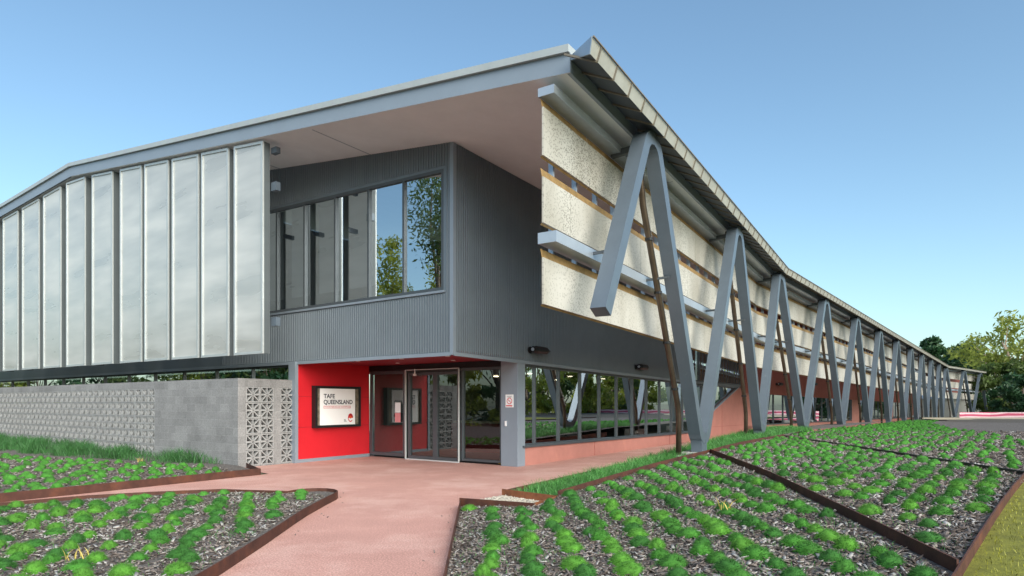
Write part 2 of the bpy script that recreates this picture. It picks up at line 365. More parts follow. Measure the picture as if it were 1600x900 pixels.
# ------------------------------------------------------------------ plan geometry
R = Vector((.5703, .8215)); Lf = Vector((-.8215, .5703)); O = -Lf
C = Vector((-1.288, 13.71))
def P(r, o, z=0.): q = C + R*r + O*o; return Vector((q.x, q.y, z))
def R3(d): return Vector((d.x, d.y, 0))
def hit(p, d, u):
    k = (u-800)/F; den = d.x - k*d.y
    return (k*p.y - p.x)/den
def px(p, d, u, v):
    t = hit(p, d, u); q = p + d*t
    return Vector((q.x, q.y, EYE + (HV-v)/F*q.y))
def ground_at(u, v, z):
    Y = F*(EYE-z)/(v-HV); return Vector(((u-800)/F*Y, Y, z))
SOF0 = 7.31; SLOPE = .119
def sof_z(l): return SOF0 + SLOPE*l if l < 14.9 else SOF0 + SLOPE*14.9 - .035*(l-14.9)
Q = P(-1.841, 3.967)           # roof corner in plan
Q2 = Vector((Q.x, Q.y))

bld = empty('campus_building', (C.x, C.y, 0))
tag(bld, 'long grey two storey campus building with sloping roof and a recessed red entrance porch', 'building')

# --- right-hand polylines (parallel to the eave)
S1 = Vector((.535, .845)).normalized(); th2 = rad(39.4); S2 = Vector((math.sin(th2), math.cos(th2))); th3 = rad(50); S3 = Vector((math.sin(th3), math.cos(th3)))
def nrm(d): return Vector((d.y, -d.x))
L1, L2, L3 = 17.1, 64.35, 20.0
base0 = Q2 + nrm(S1)*.25
class Line3:
    """the frame line offset by off metres outwards; param t runs along it (0 at roof corner)"""
    def __init__(s, off):
        s.k = [base0 + S1*L1, base0 + S1*L1 + S2*L2]
        m1 = (nrm(S1)+nrm(S2)).normalized(); m1 = m1*(off/m1.dot(nrm(S1)))
        m2 = (nrm(S2)+nrm(S3)).normalized(); m2 = m2*(off/m2.dot(nrm(S2)))
        s.p0 = base0 + nrm(S1)*off; s.p1 = s.k[0] + m1; s.p2 = s.k[1] + m2
        s.a = L1 + (m1.dot(S1)); s.b = (s.p2-s.p1).length
    def at(s, t):
        if t <= L1: return s.p0 + (s.p1-s.p0)*(t/L1)
        if t <= L1+L2: return s.p1 + (s.p2-s.p1)*((t-L1)/L2)
        return s.p2 + S3*(t-L1-L2)
    def dirn(s, t): return S1 if t < L1 else (S2 if t < L1+L2 else S3)
    def pt(s, t, z): q = s.at(t); return Vector((q.x, q.y, z))
def hz(t): return -.012*max(t, 0)          # the far end sits a little lower
FR = Line3(0.); FA = Line3(-.25); SC = Line3(-.75); GU = Line3(.38)
TEND = L1+L2+L3-4
BR = [0, L1, L1+L2, TEND]
def strip(mb, line_a, za, line_b, zb, ts, drop=True):
    for i in range(len(ts)-1):
        a, b = ts[i], ts[i+1]; ha = hz(a) if drop else 0; hb = hz(b) if drop else 0
        mb.quad(line_a.pt(a, za+ha), line_a.pt(b, za+hb), line_b.pt(b, zb+hb), line_b.pt(a, zb+ha))

EAVE = 6.84
# --- roof: soffit, sheet, fascias, capping, gutter
rk = lambda l, z: P(-1.841, -l, z)
LR_END = 34
mb = MB()
# front soffit strip (rake side), facade line r=0
for l0, l1 in ((0, 14.9), (14.9, LR_END)):
    mb.quad(rk(l0, sof_z(l0)), rk(l1, sof_z(l1)), P(.25, -l1, sof_z(l1)), P(.25, -l0, sof_z(l0)))
# corner + right side strips out to the eave
e0 = FA.pt(0, EAVE)
fac_r = [0, 24.0]                                        # facade line beyond the corner
FF = [P(0, 0), P(24.0, 0)]; F1 = Vector((FF[1].x, FF[1].y)); F2 = F1 + S2*L2; F3 = F2 + S3*L3
mb.quad(rk(0, SOF0), P(.25, 0, SOF0), FA.pt(2.2, EAVE+hz(2.2)), e0)
mb.quad(P(.25, 0, SOF0), P(24, -.3, SOF0-.2), FA.pt(L1, EAVE+hz(L1)), FA.pt(2.2, EAVE+hz(2.2)))
mb.quad(P(24, -.3, SOF0-.2), (F2.x, F2.y, SOF0-1.0), FA.pt(L1+L2, EAVE+hz(L1+L2)), FA.pt(L1, EAVE+hz(L1)))
mb.quad((F2.x, F2.y, SOF0-1.0), (F3.x, F3.y, SOF0-1.2), FA.pt(TEND, EAVE+hz(TEND)), FA.pt(L1+L2, EAVE+hz(L1+L2)))
mb.build('soffit', M['soffit'], bld)
mb = MB()                                                # panel joints of the soffit, thin cover strips
for l in (2.6, 6.2, 9.8):
    mb.bar(P(-1.7, -l, sof_z(l)-.004), P(.0, -l, sof_z(l)-.004), .02, .006)
for r in (4.5, 9, 13.5):
    a = P(r, 0, SOF0-.006); b = FA.pt(r+1, EAVE+hz(r+1)-.006); b2 = a + (b-a)*.96
    mb.bar(a + (b-a)*.04, b2, .02, .006)
mb.build_each('soffit_joint', M['fascia'], bld)
mb = MB(); FB_ = Line3(-.28)
back = 14
zt = .42
for l0, l1 in ((-3.8, 14.9), (14.9, LR_END)):
    lb_ = -1.2 if l0 < 0 else l0
    mb.quad(P(-1.8, -l0, sof_z(l0)+zt-.03), P(-1.8, -l1, sof_z(l1)+zt-.03), P(back, -l1, sof_z(l1)+zt-.03), P(back, -lb_, sof_z(lb_)+zt-.2))
RI = Line3(-2.4)
for a, b in ((2.8, L1), (L1, L1+L2), (L1+L2, TEND)):
    mb.quad(FB_.pt(a, EAVE+hz(a)+.2), FB_.pt(b, EAVE+hz(b)+.2), RI.pt(b, EAVE+hz(b)+.28), RI.pt(a, EAVE+hz(a)+.28))
mb.build('roof_sheet', M['roof'], bld)
# rake fascia: face along the front edge
mb = MB()
pts = [(-3.967, EAVE), (14.9, sof_z(14.9)), (LR_END, sof_z(LR_END))]
for (la, za), (lb, zb) in zip(pts[:-1], pts[1:]):
    a = rk(la, za); b = rk(lb, zb)
    mb.prism([a, b, b+Vector((0,0,.31)), a+Vector((0,0,.31))], R3(R)*.06)
mb.build('rake_fascia', M['fascia'], bld)
mb = MB()
for (la, za), (lb, zb) in zip(pts[:-1], pts[1:]):
    a = P(-1.90, -la, za+.31); b = P(-1.90, -lb, zb+.31)
    mb.prism([a, b, b+Vector((0,0,.12)), a+Vector((0,0,.12))], R3(R)*.25)
mb.build('roof_capping', M['cap'], bld)
# eave fascia
mb = MB()
FB = Line3(-.31)
ts = [.02, L1, L1+L2, TEND]
for i in range(3):
    a, b = ts[i], ts[i+1]
    p = [FA.pt(a, EAVE+hz(a)), FA.pt(b, EAVE+hz(b)), FA.pt(b, EAVE+hz(b)+.22), FA.pt(a, EAVE+hz(a)+.22)]
    q = [FB.pt(a, EAVE+hz(a)), FB.pt(b, EAVE+hz(b)), FB.pt(b, EAVE+hz(b)+.22), FB.pt(a, EAVE+hz(a)+.22)]
    mb.quad(*p); mb.quad(*q); mb.quad(p[0], p[1], q[1], q[0]); mb.quad(p[3], p[2], q[2], q[3])
mb.build('eave_fascia', M['fascia'], bld)
# gutter: flared underside, outer face divided by brackets
GI = Line3(-.24); GB = Line3(.30); GO = Line3(.42)
TS = [-.55, L1, L1+L2, TEND]
ZI, ZB, ZO = EAVE+.20, EAVE-.07, EAVE+.12
GO = Line3(.37); GO2 = Line3(.385); GB2 = Line3(.312)
def gts(i, st): return (st if i == 0 else TS[i]), TS[i+1]
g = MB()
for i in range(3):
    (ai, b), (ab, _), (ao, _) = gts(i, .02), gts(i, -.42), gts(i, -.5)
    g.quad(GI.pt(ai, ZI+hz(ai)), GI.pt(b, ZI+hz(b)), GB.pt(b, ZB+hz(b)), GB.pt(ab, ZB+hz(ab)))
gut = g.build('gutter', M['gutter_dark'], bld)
g = MB()
for i in range(3):
    (ai, b), (ab, _), (ao, _) = gts(i, .02), gts(i, -.42), gts(i, -.5)
    g.quad(GB.pt(ab, ZB+hz(ab)), GB.pt(b, ZB+hz(b)), GO.pt(b, ZO+hz(b)), GO.pt(ao, ZO+hz(ao)))
    g.quad(GO.pt(ao, ZO+hz(ao)), GO.pt(b, ZO+hz(b)), GI.pt(b, ZI+.05+hz(b)), GI.pt(ai, ZI+.05+hz(ai)))
g.build('gutter_face', M['gutter'], gut)
g = MB()
g.prism([GI.pt(.015, ZI-.01), GB.pt(-.425, ZB-.01), GO.pt(-.505, ZO+.005), GI.pt(.015, ZI+.06)], R3(R)*-.02)
g.build('gutter_end_cap', M['steel2'], gut)
t = -.2; nb_ = 0; gs = MB()
while t < L1+L2:
    z = hz(t); g = MB() if nb_ < 60 else gs
    g.bar(GB2.pt(t, ZB-.012+z), GO2.pt(t, ZO+.01+z), .035, .012, up=R3(nrm(S1)))
    g.bar(GI.pt(t, ZI-.015+z), GB2.pt(t, ZB-.015+z), .045, .03)
    if nb_ < 60: g.build('gutter_bracket', M['bracket'], gut)
    t += .62; nb_ += 1
gs.build('gutter_bracket', M['bracket'], gut)['kind'] = 'stuff'
g = MB()
for i in range(3):
    (ab, b), (ao, _) = gts(i, -.42), gts(i, -.5)
    g.bar(GO2.pt(ao, ZO+.01+hz(ao)), GO2.pt(b, ZO+.01+hz(b)), .025, .02)
g.build('gutter_lip', M['bracket'], gut)

# --- left-hand cladding with a tall window
LP = C; 
def lpx(u, v, off=0.):          # pixel to the plane r = -off
    return px(C - R*off, Lf, u, v)
def lt(u, off=0.): return hit(C - R*off, Lf, u)
def zat(p, d, u, v): return px(p, d, u, v).z
CB = 2.68                                               # underside of the cladding
Wl0, Wl1 = lt(693), 12.0                                # window opening between these
z_sill0 = lpx(693, 453).z; z_sill1 = lpx(423, 490).z; l_b = lt(423)
z_hd0 = lpx(690, 264).z; z_hd1 = lpx(423, 328).z
sill = lambda l: z_sill0 + (z_sill1-z_sill0)*(l-Wl0)/(l_b-Wl0)
head = lambda l: z_hd0 + (z_hd1-z_hd0)*(l-Wl0)/(l_b-Wl0)
def lw(l, z, out=0.): return P(-out, -l, z)
mb = MB()
E3 = R3(R)*.14
def sp(l0, l1, za0, za1, zb0, zb1):
    mb.prism([lw(l0, za0), lw(l1, za1), lw(l1, zb1), lw(l0, zb0)], E3)
sp(0, Wl0, CB, CB, sof_z(0), sof_z(Wl0)); sp(Wl0, Wl1, CB, CB, sill(Wl0), sill(Wl1)); sp(Wl0, Wl1, head(Wl0), head(Wl1), sof_z(Wl0), sof_z(Wl1))
sp(Wl1, LR_END, CB, CB, sof_z(Wl1), sof_z(LR_END)-.2)
lc = mb.build('front_cladding', M['clad'], bld)
mb = MB(); l = .10
while l < 9.0:
    wv = .038
    def rib(z0, z1):
        a = [lw(l-wv*.5, z0), lw(l-wv*.3, z0, .022), lw(l+wv*.3, z0, .022), lw(l+wv*.5, z0)]
        mb.prism(a, (0,0,z1-z0))
    if l < Wl0-.09: rib(CB+.05, sof_z(l)-.003)
    else:
        rib(CB+.05, sill(l)-.09); rib(head(l)+.06, sof_z(l)-.003)
    l += .078
mb.build('cladding_rib', M['clad'], lc)
mb = MB()                                               # corner flashing, bottom flashing
mb.box(P(-.03, .03, CB-.02), R3(Lf)*.10, R3(R)*.10, (0,0,SOF0-CB))
mb.bar(lw(.07, CB+.0, .012), lw(LR_END, CB+.0, .012), .05, .08)
mb.build('corner_flashing', M['fascia'], lc)

# window on the left facade
def window(parent, name, p0, dvec, nvec, l0, l1, zb, zt, mull, glass, fr=.06, dep=.10, rec=.03, mat_f='frame', glab=None):
    """framed glazing on the vertical plane p0 + dvec*l, nvec points outwards"""
    d = R3(dvec); n = R3(nvec); p = Vector((p0.x, p0.y, 0))
    pt = lambda l, z, o=0.: p + d*l + n*o + Vector((0,0,z))
    f = MB(); s = 1 if l1 > l0 else -1
    f.prism([pt(l0, zb(l0)), pt(l1, zb(l1)), pt(l1, zb(l1)+fr), pt(l0, zb(l0)+fr)], n*-dep)
    f.prism([pt(l0, zt(l0)-fr), pt(l1, zt(l1)-fr), pt(l1, zt(l1)), pt(l0, zt(l0))], n*-dep)
    for l in (l0+s*fr/2, *mull, l1-s*fr/2):
        w2 = fr/2 if l in (l0+s*fr/2, l1-s*fr/2) else fr*.42
        f.prism([pt(l-w2, zb(l)+fr-.002, .002), pt(l+w2, zb(l)+fr-.002, .002), pt(l+w2, zt(l)-fr+.002, .002), pt(l-w2, zt(l)-fr+.002, .002)], n*-dep)
    wo_ = f.build(name, M[mat_f], parent)
    gl = MB(); edges = sorted([l0, *mull, l1])
    for a, b in zip(edges[:-1], edges[1:]):
        gl.quad(pt(a, zb(a)+fr*.5, -rec-.02), pt(b, zb(b)+fr*.5, -rec-.02), pt(b, zt(b)-fr*.5, -rec-.02), pt(a, zt(a)-fr*.5, -rec-.02))
    gl.build('glass_pane', M[glass], wo_)
    return wo_
mul_l = [lt(u) for u in (630, 575, 523, 475, 432)] + [lt(432)+1.5*i for i in (1,2,3)]
wl = window(bld, 'upper_window', C, Lf, -R, Wl0, Wl1, sill, head, mul_l, 'upper_glass', fr=.07)
tag(wl, 'wide upper window with a sloping head and roller blinds on its left panes')
mb = MB()
for a, b, top in ((575, 529, 0), (520, 482, 0), (472, 439, 0), (430, 400, 0)):
    la, lb = lt(a), lt(b)
    mb.prism([lw(la+.06, sill(la)+.42, -.30), lw(lb-.06, sill(lb)+.42, -.30), lw(lb-.06, head(lb), -.30), lw(la+.06, head(la), -.30)], R3(R)*.01)
mb.build_each('roller_blind', M['blind'], wl)
mb = MB()                                               # sill flashing
mb.bar(lw(Wl0-.05, sill(Wl0-.05)-.035, .015), lw(Wl1, sill(Wl1)-.035, .015), .07, .05)
mb.build('window_sill', M['fascia'], wl)
# interior volume of the upper floor
mb = MB()
mb.quad(lw(.3, 3.0, -.3), lw(13, 3.0, -.3), P(9, -13, 3.0), P(9, -.3, 3.0))
u0, u1 = sof_z(.3)-.02, sof_z(13)-.02
mb.quad(P(9, -.3, 2.9), P(9, -13, 2.9), P(9, -13, u1), P(9, -.3, u0))
mb.quad(lw(13, 2.9, -.3), P(9, -13, 2.9), P(9, -13, u1), lw(13, u1, -.3))
mb.quad(lw(.3, 2.9, -.3), P(9, -.3, 2.9), P(9, -.3, u0), lw(.3, u0, -.3))
mb.build('upper_room', M['int_wall'], bld)

# --- right-hand cladding
def rt(u, off=0.): return hit(C + O*off, R, u)
def rz(u, v, off=0.): return px(C + O*off, R, u, v).z
RC_END = rt(1076); CBR = rz(1043, 593); rB = rt(1043)
cbr = lambda r: CB + (CBR-CB)*r/rB
mb = MB()
r0 = .14
mb.prism([P(r0, 0, cbr(r0)), P(RC_END, 0, cbr(RC_END)), P(RC_END, 0, SOF0-.16), P(r0, 0, SOF0)], R3(Lf)*.14)
rc = mb.build('side_cladding', M['clad'], bld)
mb = MB(); r = .16
while r < RC_END-.05:
    wv = .038
    a = [P(r-wv*.5, 0, cbr(r)+.05), P(r-wv*.3, .022, cbr(r)+.05), P(r+wv*.3, .022, cbr(r)+.05), P(r+wv*.5, 0, cbr(r)+.05)]
    mb.prism(a, (0,0, SOF0-.008*r-.02-cbr(r)-.05)); r += .078
mb.build('cladding_rib', M['clad'], rc)
mb = MB(); mb.bar(P(.02, .012, cbr(0)), P(RC_END, .012, cbr(RC_END)), .05, .08)
mb.build('base_flashing', M['fascia'], rc)

# --- entrance porch: ceiling, red wall, doors, column
rD = 2.54; lRed = hit(C + R*rD, Lf, 577)
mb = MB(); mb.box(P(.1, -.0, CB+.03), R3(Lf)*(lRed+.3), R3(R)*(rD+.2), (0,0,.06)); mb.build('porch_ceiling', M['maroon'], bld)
DZ = CB+.03
for (l, r) in ((.8, .75), (2.3, .75), (3.9, .75), (1.6, 1.9), (3.6, 1.9)):
    m_ = MB(); m_.tube([P(r, -l, DZ-.012), P(r, -l, DZ+.01)], .06, 14); m_.build('downlight', M['pale_lamp'], bld)
mb = MB(); mb.box(P(-.02, -lRed, .09), R3(R)*(rD+.02), R3(Lf)*.2, (0,0,DZ-.09))
rw = mb.build('red_wall', M['red'], bld); tag(rw, 'bright red side wall of the entrance porch')
mb = MB(); mb.box(P(-.03, -lRed+.015, 0), R3(R)*(rD+.03), R3(Lf)*.2, (0,0,.09)); mb.build('skirting', M['fascia'], rw)
mb = MB(); mb.box(P(-.10, -lRed+.03, 0), R3(R)*.10, R3(Lf)*.28, (0,0,DZ)); mb.build('wall_end_trim', M['fascia'], rw)
mb = MB()
for z in (.95, 1.78): mb.bar(P(.01, -lRed+.002, z), P(rD-.01, -lRed+.002, z), .004, .008)
mb.build_each('panel_joint', M['maroon'], rw)
# column at the outer corner of the doors
ucol = P(rD, 0)
mb = MB(); mb.box(P(rD-.06, .02, 0), R3(Lf)*.52, R3(R)*.34, (0,0,cbr(rD)+.02))
cl = mb.build('corner_column', M['fascia'], bld, bevel=.008)
# doors
dl = lambda u: hit(C + R*rD, Lf, u)
dz_head = px(C+R*rD, Lf, 680, 577).z
def glazing(name, ua, ub, z0, z1, fr, mk, par, off=0.):
    a, b = dl(ua), dl(ub)
    return window(par, name, C + R*(rD-off), Lf, -R, a, b, lambda l: z0, lambda l: z1, [], 'door_glass', fr=fr, dep=.07, mat_f=mk)
entr = bld
fx = glazing('fixed_pane', 721, 784, .06, dz_head, .06, 'frame', entr)
fx2 = glazing('fixed_pane', 578, 633, .06, dz_head, .09, 'frame', entr)
sl1 = glazing('sliding_door', 681, 719, .04, dz_head-.08, .075, 'frame', entr, off=.04)
sl2 = glazing('sliding_door', 639, 681, .04, dz_head-.08, .075, 'frame', entr, off=.04)
mb = MB()
a, b = dl(719.5), dl(636.5)
pd = lambda l, z: P(rD-.07, -l, z)
mb.bar(pd(a, .02), pd(a, dz_head), .015, .05, up=R3(R)); mb.bar(pd(b, .02), pd(b, dz_head), .022, .05, up=R3(R))
mb.bar(pd(a, dz_head), pd(b, dz_head), .05, .02); mb.bar(pd(a, .015), pd(b, .015), .06, .03)
mb.build('door_surround', M['silver'], entr)
mb = MB(); mb.box(P(rD-.01, -.4, dz_head+.005), R3(Lf)*(lRed-.4), R3(R)*.1, (0,0,DZ-dz_head-.006))
mb.build('head_panel', M['dark'], entr)
mb = MB(); a = P(rD-.1, -dl(652), 2.40); mb.tube([a, a+Vector((0,0,.16))], .02, 8); mb.tube([a+Vector((0,0,-.03)), a+Vector((0,0,.03))], .05, 10)
mb.build('door_sensor', M['paper'], entr)
mb = MB(); lA = dl(628); mb.quad(*[P(rD-.055, -l, z) for l, z in ((lA, 1.05), (lA+.22, 1.05), (lA+.22, 1.32), (lA, 1.32))]); mb.build('pink_notice', M['pinkink'], entr)
mb = MB(); mb.quad(*[P(rD-.055, -l, z) for l, z in ((lA, 1.33), (lA+.22, 1.33), (lA+.22, 1.62), (lA, 1.62))]); mb.build('white_notice', M['paper'], entr)
# lobby inside
mb = MB()
mb.quad(P(rD+.1, 0, .005), P(rD+.1, -lRed, .005), P(12, -lRed, .005), P(12, 0, .005)); mb.build('lobby_floor', M['int_floor'], bld)
mb = MB()
mb.quad(P(12, -.1, 0), P(12, -lRed-6, 0), P(12, -lRed-6, 2.7), P(12, -.1, 2.7)); mb.quad(P(rD+.2, -lRed, 0), P(12, -lRed, 0), P(12, -lRed, 2.7), P(rD+.2, -lRed, 2.7))
mb.build('lobby_wall', M['int_wall'], bld)
mb = MB(); mb.quad(P(rD+.2, 0, 2.62), P(rD+.2, -lRed, 2.62), P(12, -lRed, 2.62), P(12, 0, 2.62)); mb.build('lobby_ceiling', M['int_ceil'], bld)
def counter():
    t = empty('reception_counter', P(6, -3)); tag(t, 'maroon reception counter with a pale top seen through the glass doors', 'counter')
    m_ = MB(); m_.box(P(5.6, -1.2, .005), R3(Lf)*3.6, R3(R)*.7, (0,0,.95)); m_.build('counter_front', M['counter'], t)
    m_ = MB(); m_.box(P(5.5, -1.1, .955), R3(Lf)*3.8, R3(R)*.9, (0,0,.05)); m_.build('counter_top', M['counter_top'], t)
counter()
for (r, l) in ((4.2,1.2),(4.2,3.0),(4.2,4.6),(7,1.2),(7,3.2)):
    m_ = MB(); m_.tube([P(r, -l, 2.595), P(r, -l, 2.615)], .08, 12); m_.build('interior_light', M['lamp'], bld)
# wet-floor sign behind the right pane
t = empty('wet_floor_sign', P(rD+.35, -.62)); tag(t, 'yellow folding floor sign standing behind the right-hand door pane', 'floor sign')
for s in (-1, 1):
    a = P(rD+.35+s*.16, -.62, .01); b = P(rD+.35+s*.02, -.62, .62)
    m_ = MB(); m_.prism([a+R3(Lf)*.14, a-R3(Lf)*.14, b-R3(Lf)*.07, b+R3(Lf)*.07], R3(R)*.012); m_.build('panel', M['yellow'], t)

# --- ground-floor strip behind the block wall
wg = window(bld, 'ground_window', C + R*.10, Lf, -R, lRed+.35, LR_END, lambda l: .0, lambda l: CB-.03, [lRed+.35+1.9*i for i in range(1, 14)], 'glass', fr=.06)
mb = MB(); mb.box(P(.9, -lRed-.25, 0), R3(Lf)*26, R3(R)*.1, (0,0,2.6)); mb.build('lower_room_wall', M['int_wall'], bld)

# --- ground-floor glazing on the right
rG0 = rt(813, -.05); z_s0 = rz(812, 698); z_s1 = rz(1057, 677); r57 = rt(1057)
rs = lambda r: z_s0 + (z_s1-z_s0)*(r-rG0)/(r57-rG0)
rh = lambda r: cbr(r) - .045
rD1, rD2 = rt(1106), rt(1153)
mull_r = []
r = rG0 + .72
while r < rD1: mull_r.append(r); r += 1.25
wr = window(bld, 'ground_window', C + O*-.05, R, O, rG0, rD1, rs, rh, mull_r, 'glass', fr=.05, dep=.08)
mb = MB(); mb.prism([P(rG0-.02, 0, -.3), P(rD1, 0, -.3), P(rD1, 0, rs(rD1)), P(rG0-.02, 0, rs(rG0))], R3(Lf)*.2)
pl = mb.build('coral_plinth', M['coral'], bld)
mb = MB()
for r in (rt(929), rt(1046), rt(1090)): mb.bar(P(r, .003, -.2), P(r, .003, rs(r)), .015, .006, up=R3(R))
mb.build_each('plinth_joint', M['brick_red'], pl)
mb = MB(); mb.bar(P(rG0, .01, rs(rG0)-.01), P(rD1, .01, rs(rD1)-.01), .10, .05); mb.build('window_sill', M['frame'], wr)
# triangular pane above the diagonal coral wall
zd1 = px(C, R, 1110, 647).z; zd2 = px(C, R, 1152, 606).z
mb = MB(); mb.prism([P(rD1, 0, -.3), P(24.3, 0, -.3), P(24.3, 0, zd2+.25), P(rD2, 0, zd2+.02), P(rD1, 0, zd1-.05)], R3(Lf)*.2); dw = mb.build('diagonal_coral_wall', M['coral'], bld)
mb = MB()
mb.bar(P(rt(1128), .003, -.2), P(rt(1128), .003, 1.5), .015, .006, up=R3(R)); mb.bar(P(rD1, .003, .52), P(24.2, .003, .45), .006, .015)
mb.build_each('wall_joint', M['brick_red'], dw)
mb = MB(); mb.quad(P(rD1, -.07, zd1-.1), P(rD2, -.07, zd2), P(rD2, -.07, cbr(rD2)), P(rD1, -.07, cbr(rD1))); mb.build('glass_pane', M['glass'], wr)
mb = MB(); mb.bar(P(rD1, .02, zd1-.03), P(rD2, .02, zd2+.03), .08, .06, up=(0,0,1)); mb.build('wall_coping', M['fascia'], dw)
# upper dark window band past the cladding
zu0, zu1 = px(C, R, 1110, 549).z, px(C, R, 1110, 598).z
wu = window(bld, 'upper_window', C, R, O, RC_END, 24.2, lambda r: zu1, lambda r: zu0+1.2, [RC_END+1.4, RC_END+2.8, RC_END+4.2], 'glass', fr=.06)
mb = MB(); mb.prism([P(RC_END, 0, cbr(RC_END)-.02), P(24.2, 0, cbr(24.2)-.02), P(24.2, 0, zu1), P(RC_END, 0, zu1)], R3(Lf)*.14)
mb.prism([P(RC_END, 0, zu0+1.2), P(24.2, 0, zu0+1.2), P(24.2, 0, SOF0-.2), P(RC_END, 0, SOF0-.2)], R3(Lf)*.14)
mb.build('spandrel_panel', M['clad'], bld)
# room behind the right glazing
mb = MB()
mb.quad(P(3, -5.4, -.2), P(24, -5.4, -.2), P(24, -5.4, 2.6), P(3, -5.4, 2.6)); mb.quad(P(3, -5.4, -.1), P(24, -5.4, -.1), P(24, -.25, -.1), P(3, -.25, -.1))
mb.quad(P(RC_END, -3, 2.7), P(25, -3, 2.7), P(25, -3, 7), P(RC_END, -3, 7))
mb.build('side_room_wall', M['int_wall'], bld)
mb = MB(); mb.quad(P(3, -5.4, 2.56), P(24, -5.4, 2.56), P(24, -.2, 2.45), P(3, -.2, 2.56)); mb.build('side_room_ceiling', M['int_ceil'], bld)
for r, l in ((5.5, 1.6), (8.0, 1.6), (10.5, 1.6), (13, 1.6), (6.5, 3.6), (10.5, 3.6)):
    m_ = MB(); m_.tube([P(r, -l, 2.49), P(r, -l, 2.515)], .08, 12); m_.build('interior_light', M['lamp'], bld)

# --- second and third lengths of the facade
def seg_wall(p0, d, L_, wins, piers_to, z_top, drop):
    n = nrm(d); p = Vector((p0.x, p0.y, 0)); D = R3(d); N = R3(n)
    pt = lambda l, z, o=0.: p + D*l + N*o + Vector((0,0,z))
    m_ = MB(); m_.prism([pt(0, -.6), pt(L_, -.9), pt(L_, .28-drop), pt(0, .38)], N*-.2); m_.build('coral_plinth', M['coral'], bld)
    m_ = MB(); m_.prism([pt(0, 2.15, .02), pt(L_, 2.15-drop, .02), pt(L_, z_top-drop, .02), pt(0, z_top, .02)], N*-.2); m_.build('red_upper_wall', M['brick_red'], bld)
    cur = 0
    for a, b in wins:
        if a > cur:
            m_ = MB(); m_.prism([pt(cur, .0), pt(a, .0), pt(a, 2.2), pt(cur, 2.2)], N*-.19); m_.build('coral_pier', M['coral'], bld)
        k = lambda l: drop*l/L_
        mu = [a + 1.9*i for i in range(1, int((b-a)/1.9)+1) if a+1.9*i < b-.5]
        window(bld, 'ground_window', p0, d, n, a, b, lambda l: .38-k(l), lambda l: 2.2-k(l), mu, 'glass', fr=.06)
        cur = b
    if cur < L_:
        m_ = MB(); m_.prism([pt(cur, .0), pt(L_, .0), pt(L_, 2.0), pt(cur, 2.0)], N*-.19); m_.build('coral_pier', M['coral'], bld)
    m_ = MB(); m_.quad(pt(0, -.5, -2.5), pt(L_, -.5, -2.5), pt(L_, 6, -2.5), pt(0, 6, -2.5)); m_.build('inner_wall', M['int_wall'], bld)
seg_wall(F1, S2, L2, [(1.2, 26.5), (29.5, 45), (48, 63)], 0, 7.0, .6)
m_ = MB(); n3 = R3(nrm(S3)); p3 = Vector((F2.x, F2.y, 0)); D3 = R3(S3)
m_.prism([p3+Vector((0,0,3.0)), p3+D3*L3+Vector((0,0,3.0)), p3+D3*L3+Vector((0,0,5.9)), p3+Vector((0,0,5.9))], n3*-.2); m_.build('red_upper_wall', M['brick_red'], bld)

# --- zigzag steel frames
ap_t = [2.80, 10.07, 17.1] + [17.1+7.15*i for i in range(1, 12)]
va_t = [6.38, 13.57] + [17.1+7.15*(i+.5) for i in range(0, 12)]
top_z = lambda t: 6.77 + hz(t)
bot_z = lambda t: .66 - .0078*t
WI, DE = .25, .28
def rounded(pts, rad_, n=7):
    out = [pts[0]]
    for i in range(1, len(pts)-1):
        p = Vector(pts[i]); a = (Vector(pts[i-1])-p).normalized(); b = (Vector(pts[i+1])-p).normalized()
        ang = math.acos(max(-1, min(1, a.dot(b)))); k = rad_/math.tan(ang/2)
        c = p + (a+b).normalized()*(rad_/math.sin(ang/2)); s = p+a*k; e = p+b*k
        vs = s-c; ve = e-c; tot = vs.angle_signed(ve) if hasattr(vs, 'angle_signed') else 0
        for j in range(n+1):
            f = j/n; v = Vector((vs.x*(1-f)+ve.x*f, vs.y*(1-f)+ve.y*f)).normalized()*rad_
            out.append((c+v))
    out.append(pts[-1]); return [Vector(q) for q in out]
def sweep(mb, pts2, line, width, off_a, off_b, caps=True):
    """rectangular section swept along (t,z) points in the vertical surface of a Line3"""
    n = len(mb.v); m = len(pts2)
    for i, p in enumerate(pts2):
        if i == 0: d = (pts2[1]-p).normalized(); k = 1
        elif i == m-1: d = (p-pts2[i-1]).normalized(); k = 1
        else:
            d1 = (p-pts2[i-1]).normalized(); d2 = (pts2[i+1]-p).normalized(); d = (d1+d2).normalized(); k = 1/max(.3, d.dot(d1))
        nn = Vector((-d.y, d.x))*width/2*k
        for sgn in (1, -1):
            q = p + nn*sgn; base = line.at(q.x); dr = line.dirn(p.x); N = nrm(dr)
            for off in (off_a, off_b):
                b = base + N*off; mb.v.append((b.x, b.y, q.y))
    for i in range(m-1):
        a = n+4*i; b = a+4
        mb.f += [(a, b, b+2, a+2), (a+1, a+3, b+3, b+1), (a, a+1, b+1, b), (a+2, b+2, b+3, a+3)]
    if caps: mb.f += [(n, n+2, n+3, n+1), (n+4*m-4, n+4*m-3, n+4*m-1, n+4*m-2)]
def zpt(t, z): return Vector((t, z))
